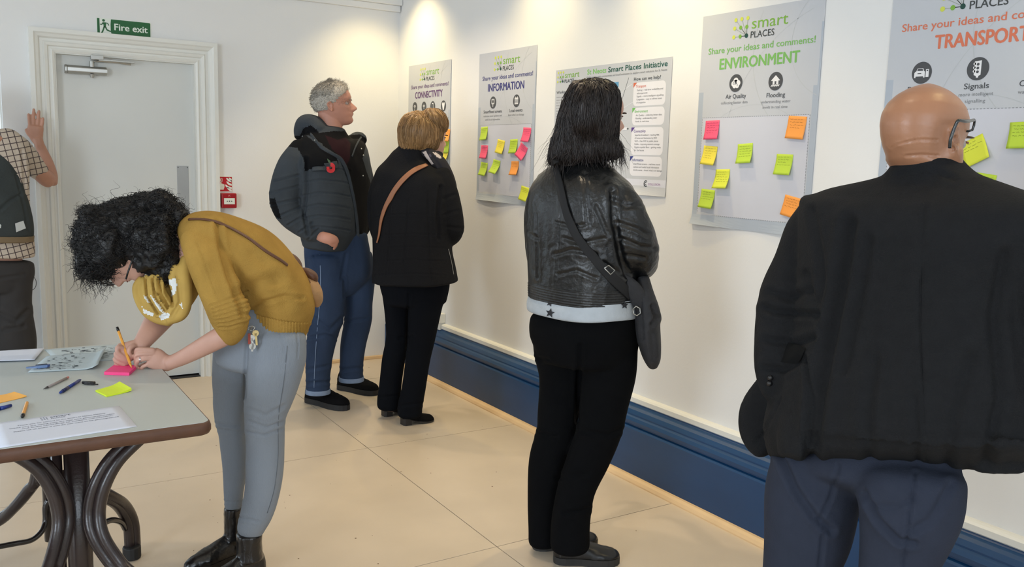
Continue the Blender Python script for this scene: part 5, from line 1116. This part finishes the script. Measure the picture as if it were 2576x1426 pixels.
# scarf
def scarf_mat():
    m = mat('scarf_pattern', (24, 22, 30), .8, .02); nt = m.node_tree; b = nt.nodes['Principled BSDF']
    v = nt.nodes.new('ShaderNodeTexNoise'); v.inputs['Scale'].default_value = 16; v.inputs['Detail'].default_value = 0; tc = nt.nodes.new('ShaderNodeTexCoord'); nt.links.new(tc.outputs['Object'], v.inputs[0])
    r = nt.nodes.new('ShaderNodeValToRGB'); r.color_ramp.interpolation = 'CONSTANT'; e = r.color_ramp.elements; e[0].position = 0; e[0].color = (.012, .010, .018, 1); e[1].position = .56; e[1].color = (.60, .52, .46, 1)
    x = e.new(.62); x.color = (.02, .015, .03, 1); x = e.new(.40); x.color = (.012, .01, .018, 1); x = e.new(.30); x.color = (.16, .02, .05, 1)
    nt.links.new(v.outputs[0], r.inputs[0]); nt.links.new(r.outputs[0], b.inputs['Base Color']); return m
M_SCF = scarf_mat(); M_MAR = mat('scarf_maroon', (92, 20, 48), .85, .05); M_CRM = mat('scarf_cream', (198, 184, 176), .85, .05)
S4 = skin_over('scarf', [tube(w, [(1062,384,.06,10), (1082,388,.085,15), (1100,404,.095,18), (1116,424,.10,17), (1130,448,.10,14), (1140,470,.09,10), (1146,484,.09,5)], ratio=.7), tube(w, [(1050,380,.05,8), (1085,383,.03,10), (1108,392,0,10)], ratio=1)], .005, 4, mat('scarf_black', (26, 23, 30), .8, .1), B4,
     folds=[([(1090,395),(1120,440)],3,.004)], paint=[([(1063,382),(1072,380),(1078,392),(1090,412),(1082,420),(1076,404)], M_CRM, False), ([(1088,383),(1098,384),(1108,392),(1112,400),(1100,396)], M_CRM, False), ([(1106,440),(1116,442),(1126,450),(1134,438),(1140,446),(1134,462),(1126,466),(1112,452)], M_CRM, False), ([(1127,462),(1137,446),(1152,476),(1152,492),(1138,480)], M_MAR, False), ([(1078,386),(1084,386),(1086,396),(1080,394)], mat('scarf_grey', (70, 64, 76), .8), False)])
b4 = empty('crossbody_bag', w.pt(960, 590, .0), 'tan leather crossbody bag strap over the black coat of the blonde woman', 'bag')
ribbon('strap', w, [(1073,417,5), (1046,428,7), (1018,450,7), (994,480,7), (974,516,6), (962,550,5), (956,590,3), (951,610,2)], 6, [J4], mat('tan_leather', (150, 100, 70), .5, .08), b4, .006, .004)
skin_over('pouch', [tube(w, [(985,600,-.22,12), (985,630,-.24,16), (985,655,-.24,14)], ratio=.5)], .006, 3, MATS['tan_leather'], b4)
# ================= 5. man leaning on the door frame (far left) =================
w = Who((.10, 5.24)); B5 = empty('person', w.g, 'man in checked shirt and grey waistcoat with one hand on the door frame', 'person')
def check_mat():
    m = mat('checked_shirt', (196, 182, 164), .8, .02); nt = m.node_tree; b = nt.nodes['Principled BSDF']; tc = nt.nodes.new('ShaderNodeTexCoord'); sep = nt.nodes.new('ShaderNodeSeparateXYZ')
    mp = nt.nodes.new('ShaderNodeMapping'); mp.inputs['Rotation'].default_value = (0, math.radians(12), 0); nt.links.new(tc.outputs['Object'], mp.inputs[0]); nt.links.new(mp.outputs[0], sep.inputs[0]); prev = None
    for ax_, per in ((0, .030), (2, .030)):
        a = nt.nodes.new('ShaderNodeMath'); a.operation = 'MODULO'; ad = nt.nodes.new('ShaderNodeMath'); ad.operation = 'ADD'; ad.inputs[1].default_value = 10; nt.links.new(sep.outputs[ax_], ad.inputs[0]); nt.links.new(ad.outputs[0], a.inputs[0]); a.inputs[1].default_value = per
        l = nt.nodes.new('ShaderNodeMath'); l.operation = 'LESS_THAN'; l.inputs[1].default_value = .0042; nt.links.new(a.outputs[0], l.inputs[0])
        if prev is None: prev = l
        else: mx = nt.nodes.new('ShaderNodeMath'); mx.operation = 'MAXIMUM'; nt.links.new(prev.outputs[0], mx.inputs[0]); nt.links.new(l.outputs[0], mx.inputs[1]); prev = mx
    mix = nt.nodes.new('ShaderNodeMix'); mix.data_type = 'RGBA'; nt.links.new(prev.outputs[0], mix.inputs[0]); mix.inputs[6].default_value = (.52, .44, .36, 1); mix.inputs[7].default_value = (.07, .05, .05, 1); nt.links.new(mix.outputs[2], b.inputs['Base Color']); return m
M_CHK = check_mat(); M_VST = mat('grey_waistcoat', (58, 63, 63), .9, .1, 12, .2, 100, spec=.2)
jk = [tube(w, [(-14,642,0,90,.6), (-14,620,0,90,.6), (-18,560,0,86,.6), (-16,500,0,80,.6), (-14,440,0,78,.6), (-14,395,0,78,.58), (-12,365,0,72,.5), (-14,345,0,58,.5), (-18,330,0,36,.7)], n=40, power=2.3, cap=.1), tube(w, [(30,352,0,22), (45,370,-.03,28), (72,400,-.10,27), (92,424,-.15,24), (102,434,-.17,22)], ratio=.9, cap=.1)]
skin_over('checked_shirt', jk, .006, 4, M_CHK, B5, folds=[([(55,380),(62,440),(58,480)],4,.01), ([(60,400),(90,380)],3,.004)], noise=[(.004, (10, 10, 8), 3, False)])
V5 = skin_over('waistcoat', [tube(w, [(-28,588,.02,100,.66), (-28,560,.02,99,.66), (-33,510,.02,93,.66), (-40,455,.02,84,.66), (-48,415,.02,76,.66), (-58,385,.02,56,.66), (-66,365,.02,36,.66)], n=40, power=2.4, cap=.1)], .006, 4, M_VST, B5, folds=[([(0,528),(25,505),(50,490)],4,.006), ([(40,440),(60,520),(72,580)],3,.004)])
v, f = tube(w, [(-28,604,.02,100,.66), (-28,590,.02,101,.66)], n=40, power=2.4, cap=.05); put(MB().add(v, f), 'tan_hem', mat('tan_cord', (120, 102, 76), .8), B5)
decal('white_patch', [[(37,562),(58,555),(64,574),(40,584)]], [V5], mat('patch_white', (196, 200, 200), .7), B5, .004)
decal('white_patch', [[(-4,560),(3,566),(2,574),(-4,572)]], [V5], MATS['patch_white'], B5, .004)
skin_over('trousers', [tube(w, [(-14,660,0,88,.6), (-14,690,0,90,.6), (-12,730,0,80,.6)], cap=.2), tube(w, [(32,690,0,46), (32,770,0,43), (37,842,0,48), (40,885,0,46), w.L(.10,0,.12,.09), w.L(.10,0,.05,.09)], ratio=1), tube(w, [(-60,690,0,46), (-66,770,0,43), w.L(-.17,0,.4,.09), w.L(-.17,0,.05,.085)], ratio=1)], .006, 5, mat('charcoal_trouser', (44, 42, 42), .85, .12, 20), B5, folds=[([(0,790),(40,810),(70,780)],6,.008), ([(10,830),(60,820)],5,.006), ([(0,700),(60,690)],4,.004)])
v, f = [], []
put(MB().tube([tuple(p) for p in catmull([w.pt(*q) for q in ((76,690,.02), (86,698,.02), (91,708,.02), (90,720,.02), (84,728,.02), (76,730,.02))], 4)], .0016, 6), 'belt_cord', M_BK, B5)
hd, tr, ax = head_mesh(w, w.pt(-62, 268, -.05), w.dir(r=.75, a=.6, u=-.05), UPV, .235)
bd = hd+[tube(w, [(-52,280,-.03,26), (-40,330,0,32), (-30,355,0,44)], ratio=1), tube(w, [(-20,370,0,52,.5), (-16,500,0,60,.5), (-16,680,0,64,.5)]),
        tube(w, [(28,362,0,20), (60,392,-.08,20), (95,430,-.15,19.5), (118,450,-.19,20), (128,456,-.20,17)], ratio=.95), tube(w, [(126,460,-.20,17), (126,440,-.22,17), (118,410,-.25,15), (107,382,-.28,12.5), (99,362,-.275,11), (95,350,-.28,12)], ratio=.85),
        tube(w, [(98,362,-.285,10), (92,347,-.285,15), (89,332,-.285,18), (90,318,-.285,18)], ratio=.45, cap=.3),
        tube(w, [(-110,380,0,22), (-125,480,0,20), (-118,580,.05,14)]), tube(w, [(32,700,0,30), (38,850,0,24), w.L(.1,0,.08,.045)]), tube(w, [(-60,700,0,30), w.L(-.17,0,.4,.055), w.L(-.17,0,.08,.045)])]
for q in ([(77,326),(74,308),(72,288)], [(85,322),(84,300),(85,276)], [(94,320),(96,299),(98,280)], [(103,326),(106,311),(108,298)]): bd.append(finger(w, [(x, y, -.288+.002*i) for i, (x, y) in enumerate(q)], 4.6, 3.7))
bd.append(finger(w, [(82,345,-.28), (72,338,-.285), (66,327,-.288)], 5.0, 4.0))
skin_over('body', bd, .0042, 2, SK_A, B5); eyes(tr, ax, B5, .235, mat('brow_dark', (50, 36, 30)))
V = skin_over('hair', [([tr((x*1.06, y*1.06-.002, z*1.03)) for x, y, z in [(interp(z, WD_)*math.sin(a), -.04+((interp(z, YF_)+.04) if math.cos(a) > 0 else (-.04-interp(z, YB_)))*math.cos(a), z) for z in np.linspace(.6, 1, 10) for a in np.linspace(0, 6.283, 25)[:-1]]], [(i*24+j, i*24+(j+1) % 24, (i+1)*24+(j+1) % 24, (i+1)*24+j) for i in range(9) for j in range(24)]+[tuple(range(24))[::-1], tuple(range(216, 240))])], .006, 2, mat('hair_brown', (60, 46, 38), .6, .2, 40), B5)
for a in (.10, -.17):
    hl = w.g+w.r*a-w.n*.09; te = hl+w.dir(r=.4, a=.9)*.28; shoe(B5, hl[:2], te[:2], M_BK, M_BK, w=.05, h=.075)
# ================= 6. woman in the mustard jumper writing at the table =================
w = Who((.73, 2.90)); B6 = empty('person', w.g, 'woman in mustard jumper and grey jeans bending over the table to write', 'person')
def knit():
    m = mat('mustard_knit', (166, 131, 66), .95, .10, 14, spec=.1); nt = m.node_tree; b = nt.nodes['Principled BSDF']; tc = nt.nodes.new('ShaderNodeTexCoord')
    a = nt.nodes.new('ShaderNodeTexNoise'); a.inputs['Scale'].default_value = 260; a.inputs['Detail'].default_value = 2; nt.links.new(tc.outputs['Object'], a.inputs[0])
    bp = nt.nodes.new('ShaderNodeBump'); bp.inputs['Strength'].default_value = .55; bp.inputs['Distance'].default_value = .004; nt.links.new(a.outputs[0], bp.inputs['Height']); nt.links.new(bp.outputs[0], b.inputs['Normal']); return m
M_KN = knit(); M_GJ = mat('grey_denim', (132, 140, 150), .85, .10, 5, .25, 300, stretch=(1, 1, .4))
jk = [tube(w, [(694,824,0,72,1.5), (700,796,0,79,1.5), (706,768,0,84,1.5), (690,730,0,88,1.5), (655,685,0,90,1.55), (618,648,0,88,1.6), (572,622,0,82,1.7), (530,612,0,82,1.75), (500,614,0,78,1.6), (482,622,0,62,1.5)], n=40, power=2.25, cap=.25),
      tube(w, [(500,600,.10,46), (516,640,.16,50), (534,690,.19,50), (556,742,.21,50), (574,786,.21,50), (580,818,.20,44), (574,838,.19,36), (566,846,.185,30)], ratio=.95, cap=.2),
      tube(w, [(495,620,-.12,46), (470,690,-.16,46), (450,740,-.15,42), (432,770,-.12,36)], ratio=.95)]
jf = [([(548,560),(556,620),(575,690),(590,730),(612,790)],7,.010), ([(600,740),(650,710),(700,700)],14,.008), ([(625,790),(660,760),(720,745),(760,750)],5,.006)]
for k_ in range(7): jf.append(([(528+k_*4,770+k_*9),(560+k_*3,758+k_*11),(598+k_*2,742+k_*12),(620,735+k_*13)],2.3,.0045))
jf += [([(495,610),(515,660),(545,745)],2.2,.003), ([(640,640),(690,690),(720,760)],16,.005)]
J6 = skin_over('mustard_jumper', jk, .0055, 5, M_KN, B6, folds=jf, noise=[(.003, (9, 9, 9), 4, False)])
def ribs(c, no):
    u = project(c); return .0020*np.sin(u[:, 0]*2*math.pi/7.5)*((no*(c-CP)).sum(1) < 0)
skin_over('ribbed_hem', [tube(w, [(692,834,0,75,1.5), (697,812,0,79,1.5), (703,785,0,83.5,1.5)], n=44, power=2.25, cap=.1)], .0036, 2, M_KN, B6, disp=ribs)
t6 = [tube(w, [(655,905,0,106,.95), (656,860,0,112,.95), (672,815,0,96,1.2), (690,780,0,72,1.4)], n=36, cap=.25, ratio=1),
      tube(w, [(694,850,.08,76), (693,905,.09,74), (686,960,.09,66), (674,1010,.09,58), (666,1055,.09,51), (667,1110,.09,48), (666,1180,.09,46), (660,1235,.09,43), (648,1285,.09,40), (634,1320,.09,36), (630,1336,.09,33)], ratio=1),
      tube(w, [(608,870,-.08,72), (592,930,-.08,56), (582,985,-.08,46), (578,1045,-.08,37), (586,1100,-.08,34), (591,1160,-.08,32), (589,1220,-.08,26), (586,1275,-.08,21)], ratio=1)]
tf = [([(622,860),(618,920),(616,1000)],4,.006), ([(625,1060),(670,1075),(710,1062)],3.5,.004), ([(620,1085),(665,1095),(708,1080)],3,.004), ([(545,1065),(600,1072)],3,.004), ([(548,1080),(605,1088)],3,.003), ([(700,830),(712,860),(722,910)],2,.0025), ([(745,826),(750,870),(748,900)],2.2,.003), ([(600,1300),(650,1312)],3,.004), ([(565,1262),(606,1262)],2.5,.003), ([(625,1030),(670,1045),(715,1020)],5,.003)]
J6b = skin_over('grey_jeans', t6, .0055, 5, M_GJ, B6, folds=tf, noise=[(.0015, (20, 20, 20), 5, False)])
ribbon('side_seam', w, [(722,870),(714,960),(700,1050),(700,1140),(690,1230),(672,1290)], .8, [J6b], mat('seam_grey', (104, 110, 118), .9), B6, .0014, .0010)
M_BT = mat('black_boot_leather', (20, 19, 20), .28, .1, 20, .25, 50, coat=.2)
fb = unit(w.r*-.86-w.n*.5)
for (sx, sy, off, wd, tip) in ((586, 1276, -.08, 22, 0), (627, 1340, .09, 31, 1)):
    top = w.pt(sx, sy, off); ank = np.array([top[0], top[1], .075]); hl = ank-fb*.055; te = ank+fb*.185
    b0 = tube(w, [(sx, sy, off, wd*1.02)]+[(*project(np.array([[top[0], top[1], z]]))[0], off, wd*k_) for z, k_ in ((top[2]*.6, 1.0), (.07, 1.1))], ratio=1.1, cap=.1)
    bo = shoe(B6, hl[:2], te[:2], M_BT, M_BK, w=.042, h=.075, name='ankle_boot', sole_h=.018, boot=b0, toe_w=.62)
    put(MB().box(tuple(hl+[-.008, -.008, .09]), tuple(hl+[.008, .008, .105])), 'pull_tab', M_BK, B6, False)
hd, tr, ax = head_mesh(w, w.pt(280, 629, 0), w.dir(r=-.14, u=-.98, a=-.05), w.dir(r=-.98, u=.05, a=.12), .214, fat=.96, ears=True)
z7 = lambda x, y: (230+x/8.912, 800+y/8.912)
def zf(pts): return [(*z7(x, y), o) for x, y, o in pts]
bd = hd+[tube(w, [(300,610,0,44), (350,625,0,42), (400,628,0,44), (440,628,0,52), (480,626,0,60,1.3)], ratio=1), tube(w, [(490,620,0,62,1.5), (560,640,0,66,1.5), (650,700,0,72,1.5), (690,790,0,66,1.4), (680,860,0,66,1.3)]),
        tube(w, [(505,610,.10,34), (545,710,.19,34), (578,795,.2,32), (586,822,.2,29), (566,842,.19,27), (540,856,.18,26), (500,878,.155,23), (460,899,.13,19.5), (436,909,.118,18), (424,913,.112,19)], ratio=.9),
        tube(w, [(*z7(1780,1030),.112,19), (*z7(1600,985),.112,23), (*z7(1450,920),.112,27), (*z7(1340,870),.112,26)], ratio=.5, cap=.3),
        tube(w, [(480,640,-.12,34), (445,730,-.15,32), (425,775,-.10,33), (398,806,-.03,32), (375,838,.03,26), (358,862,.06,21), (352,874,.07,20)], ratio=.9),
        tube(w, [(*z7(1120,620),.072,18), (*z7(960,680),.075,22), (*z7(800,760),.078,26), (*z7(660,800),.08,27)], ratio=.6, cap=.4),
        tube(w, [(694,850,.08,52), (666,1055,.09,36), (640,1320,.09,22)]), tube(w, [(608,870,-.08,50), (580,1045,-.08,28), (586,1280,-.08,16)])]
F_ = lambda pts, a=6.4, b=5.2: bd.append(finger(w, zf(pts), a, b))
F_([(1380,715,.118), (1180,700,.122), (1040,702,.120), (1000,760,.110), (1005,860,.10)]); F_([(1370,800,.12), (1170,800,.126), (1030,825,.124), (990,900,.114), (1000,1010,.104)]); F_([(1360,890,.12), (1180,915,.127), (1050,955,.124), (1005,1040,.116), (1030,1130,.108)]); F_([(1370,985,.118), (1240,1050,.122), (1150,1090,.12), (1125,1150,.115)], 5.8, 4.8)
F_([(1560,980,.09), (1330,1010,.075), (1150,1060,.07), (1060,1110,.072)], 7.2, 5.6)
F_([(720,700,.09), (600,640,.098), (580,760,.102), (700,860,.10), (850,960,.094)], 6.6, 5.2); F_([(660,780,.088), (540,800,.094), (600,890,.10), (740,960,.098), (830,1010,.09)], 6.6, 5.2); F_([(640,860,.084), (520,920,.09), (600,990,.096), (740,1050,.094)], 6.4, 5.2); F_([(640,930,.075), (540,1010,.08), (620,1070,.085), (740,1090,.085)], 5.8, 4.8)
F_([(1060,640,.075), (940,630,.09), (850,700,.10), (850,800,.102), (885,890,.10)], 7.6, 5.8)
BD6 = skin_over('body', bd, .0031, 2, SK_F, B6, folds=[([z7(1330,640), z7(1335,740)], 1.2, .0008), ([z7(1300,755), z7(1010,770)], 1.3, .0012), ([z7(1300,850), z7(1010,870)], 1.3, .0012), ([z7(1290,960), z7(1090,1010)], 1.3, .0012)])
eyes(tr, ax, B6, .214, mat('brow_dark', (50, 36, 30)))
M_RING = mat('silver_ring', (220, 220, 225), .15, .02, metal=1.)
h = cast(*z7(1095, 925), BD6)
for dx in (1085, 1112):
    c_ = w.pt(*z7(dx, 928), .124); rng_ = [c_+UPV*.0098*math.cos(a)+w.n*.0098*math.sin(a)+w.r*.0006*math.sin(a) for a in np.linspace(0, 6.283, 20)]
    put(MB().tube([tuple(p) for p in rng_], .0011, 6), 'finger_ring', M_RING, B6)
g6 = [(337,644,.108), (330,662,.112), (322,684,.112), (317,702,.108)]
gl = put(MB().tube([tuple(w.pt(*q)) for q in g6], .0028, 6), 'glasses', M_BK, B6)
for s in (1, -1):
    put(MB().tube([tuple(tr((s*.135+.115*math.cos(a), .47, .47+.085*math.sin(a)))) for a in np.linspace(0, 6.283, 20)], .0016, 6), 'lens_rim', M_BK, B6)
put(MB().tube([tuple(tr((a, .48, .49))) for a in (-.03, 0, .03)], .0016, 6), 'bridge', M_BK, B6)
M_H6 = mat('hair_black', (15, 13, 14), .5, .2, 30, .2, 80)
HR = skin_over('hair', [tube(w, [(202,622,0,24), (213,616,0,54), (230,612,0,78), (254,604,0,90), (282,592,0,84), (308,574,0,68), (340,566,0,66), (376,586,0,86), (414,602,0,98), (446,600,0,66), (464,586,0,40)], ratio=.88, n=36, cap=.5), blob(w, 402, 512, 0, 40, 32, 46), blob(w, 362, 508, 0, 28, 20, 40), blob(w, 440, 545, 0, 32, 34, 40), blob(w, 425, 668, .03, 38, 46, 46), blob(w, 243, 668, .0, 34, 30, 52), blob(w, 214, 648, .0, 20, 28, 52)], .0065, 5, M_H6, B6, noise=[(.010, (26, 26, 26), 4, False), (.006, (60, 60, 60), 9, True)])
rg = np.random.default_rng(21)
facekeep = lambda c, no: ~inpoly(project(c), [(282,675),(298,650),(330,622),(372,632),(398,662),(395,725),(286,725)])
ps = curls(HR, 2800, rg, rad=.0055, length=.036, turns=2.0, r=.0012, keep=facekeep, droop=.15, outw=.10)
ps += curls(HR, 110, rg, rad=.010, length=.045, turns=1.3, r=.0008, keep=lambda c, no: (facekeep(c, no)) & ((project(c)[:, 1] < 540) | (project(c)[:, 0] < 240)), droop=.0, outw=.8)
ps += curls(HR, 90, rg, rad=.008, length=.07, turns=1.6, r=.0010, keep=lambda c, no: (project(c)[:, 0] < 290) & (project(c)[:, 1] > 660), droop=1.6, outw=.2)
ps += combed(HR, 700, 9, .010, .003, rg, lambda q: w.r*.8+np.array([0, 0, -.3]), lambda c, no: facekeep(c, no) & (project(c)[:, 0] < 400), wob=.5, r=.0010)
strands('hair_curls', ps, 0, M_H6, B6)
# looped scarf
M_SY = mat('scarf_mustard', (186, 152, 76), .8, .08, 12); M_SW = mat('scarf_white', (226, 228, 226), .8, .02)
S6 = skin_over('loop_scarf', [tube(w, [(356,700,.04,8), (342,722,.04,9), (349,755,.045,10), (369,788,.05,10), (397,805,.055,10), (428,810,.06,11)], ratio=1.4), tube(w, [(374,698,.045,8), (361,722,.05,10), (371,755,.055,11), (393,784,.06,11), (424,798,.065,10)], ratio=1.2),
     tube(w, [(388,696,.05,8), (380,722,.058,9), (393,752,.065,10), (414,778,.07,10), (436,790,.07,9)], ratio=1.2), tube(w, [(470,650,.07,15), (464,685,.085,17), (468,725,.09,15), (468,765,.09,14), (454,792,.085,15), (425,806,.075,11)], ratio=1.3), tube(w, [(446,672,.075,16), (440,705,.085,15), (447,740,.09,13), (446,772,.09,12), (430,792,.085,10)], ratio=1.2),
     tube(w, [(404,690,.05,10), (402,715,.06,10), (414,745,.07,10), (428,772,.075,8)], ratio=1.1), tube(w, [(420,690,-.01,30), (424,730,-.02,26), (410,762,-.02,22), (385,740,-.02,16), (376,712,-.01,14)], ratio=1.3)], .004, 2, M_SY, B6,
     folds=[([(366,700),(370,745),(398,790)],2.8,.012), ([(384,700),(390,745),(415,785)],2.8,.013), ([(400,700),(404,740),(424,775)],3.2,.016), ([(420,700),(430,730),(436,770)],3,.006), ([(448,715),(452,760),(430,795)],2.4,.004)],
     paint=[([(376,738),(384,746),(398,764),(410,782),(412,788),(400,780),(386,758)], M_SW, False), ([(360,742),(368,746),(376,760),(370,760)], M_SW, False), ([(356,770),(366,780),(388,788),(384,796),(362,788)], M_SW, False), ([(400,796),(412,786),(428,788),(424,800),(404,806)], M_SW, False), ([(418,705),(440,700),(446,716),(440,740),(430,746),(434,722),(424,714)], M_SW, False), ([(452,765),(458,760),(460,778)], M_SW, False)])
# crossbody bag
M_BR = mat('brown_leather', (92, 58, 38), .5, .1, 20, .15, 80); M_SU = mat('tan_suede', (172, 134, 92), .85, .08, 30, .2, 120)
b6 = empty('crossbody_bag', w.pt(775, 720, 0), 'small brown and tan leather bag on the back of the woman in mustard', 'bag')
skin_over('bag_body', [tube(w, [(764,692,-.0,12), (777,712,.0,20), (789,735,.0,22), (798,754,.0,15), (797,770,.0,7)], ratio=2.4)], .0045, 4, M_SU, b6)
skin_over('bag_flap', [tube(w, [(716,645,.0,8), (730,652,.0,16), (743,668,.0,17), (752,686,.0,11)], ratio=2.2)], .0045, 4, M_BR, b6, folds=[([(720,650),(740,660),(748,680)],2,.003)])
skin_over('bag_front', [tube(w, [(757,678,.02,6), (772,685,.02,12), (788,697,.02,13), (794,709,.02,6)], ratio=1.8)], .0045, 3, M_BR, b6)
put(MB().tube([tuple(w.pt(*q)) for q in ((754,684,.05), (762,698,.055), (772,708,.055), (782,718,.05))], [.006, .0085, .009, .007], 8), 'closing_strap', M_BR, b6)
put(MB().tube([tuple(w.pt(*q)) for q in ((754,686,.06), (762,682,.06), (768,694,.06), (760,700,.06), (754,686,.06))], .0015, 6), 'buckle', M_METAL, b6)
ribbon('shoulder_strap', w, [(476,553,3.2), (510,553,3.4), (548,560,3.6), (590,580,3.6), (628,602,3.6), (668,632,3.8), (705,655,4), (722,668,4)], 3.6, [J6], M_BR, b6, .002, .003)
# keys clipped at the hip
ky = empty('key_ring', w.pt(637, 845, .17), 'bunch of metal keys with red fob clipped at the hip of the woman in mustard', 'keys')
kp_ = lambda x, y, o=.185: tuple(w.pt(x, y, o))
put(MB().box((-.004, -.0015, -.017), (.004, .0015, .017)), 'red_fob', mat('fob_red', (150, 56, 40), .5), ky, False); o = bpy.data.objects['red_fob']; o.matrix_parent_inverse = Matrix(); o.location = Vector(w.pt(627, 852, .185))-ky.location; o.rotation_euler = (0, 0, -.2)
M_BRS = mat('brass_key', (190, 170, 120), .3, .05, metal=.8)
def key(cx, cy, r, ex, ey, mt):
    c = np.array(kp_(cx, cy)); e = np.array(kp_(ex, ey)); k = MB().cyl(tuple(c-w.n*.001), tuple(c+w.n*.001), r, n=16)
    d = unit(e-c); s = unit(np.cross(d, w.n)); k.add([c+s*.0035-w.n*.001, c-s*.0035-w.n*.001, e-s*.003-w.n*.001, e+s*.003-w.n*.001, c+s*.0035+w.n*.001, c-s*.0035+w.n*.001, e-s*.003+w.n*.001, e+s*.003+w.n*.001], [(0,3,2,1),(4,5,6,7),(0,1,5,4),(1,2,6,5),(2,3,7,6),(3,0,4,7)])
    return put(k, 'key', mt, ky, False)
key(643,838,.010,646,868,M_BRS); key(633,850,.010,637,872,M_METAL); key(635,871,.0105,634,884,M_METAL)
put(MB().tube([kp_(632+8*math.cos(a), 826+6*math.sin(a)) for a in np.linspace(0, 6.283, 16)], .0012, 6), 'split_ring', M_METAL, ky)
put(MB().tube([kp_(627, 832), kp_(636, 820), kp_(642, 822), kp_(633, 838)], .0022, 6), 'clip', M_METAL, ky)
# pen in her hand
tip = tp(331, 925, .7505); endp = w.pt(294.5, 823, .045); endp = tip+unit(endp-tip)*.150
pen('fineliner_pen', tip, endp, .0042, [(0, .10, M_OR, .001, .0042, 'cone'), (.10, .90, M_OR, .0042, .0042, 'hex_barrel'), (.90, 1, M_BK, .0044, .0044, 'end_cap')], 'orange hexagonal pen with black end held in the writing woman\'s hand')
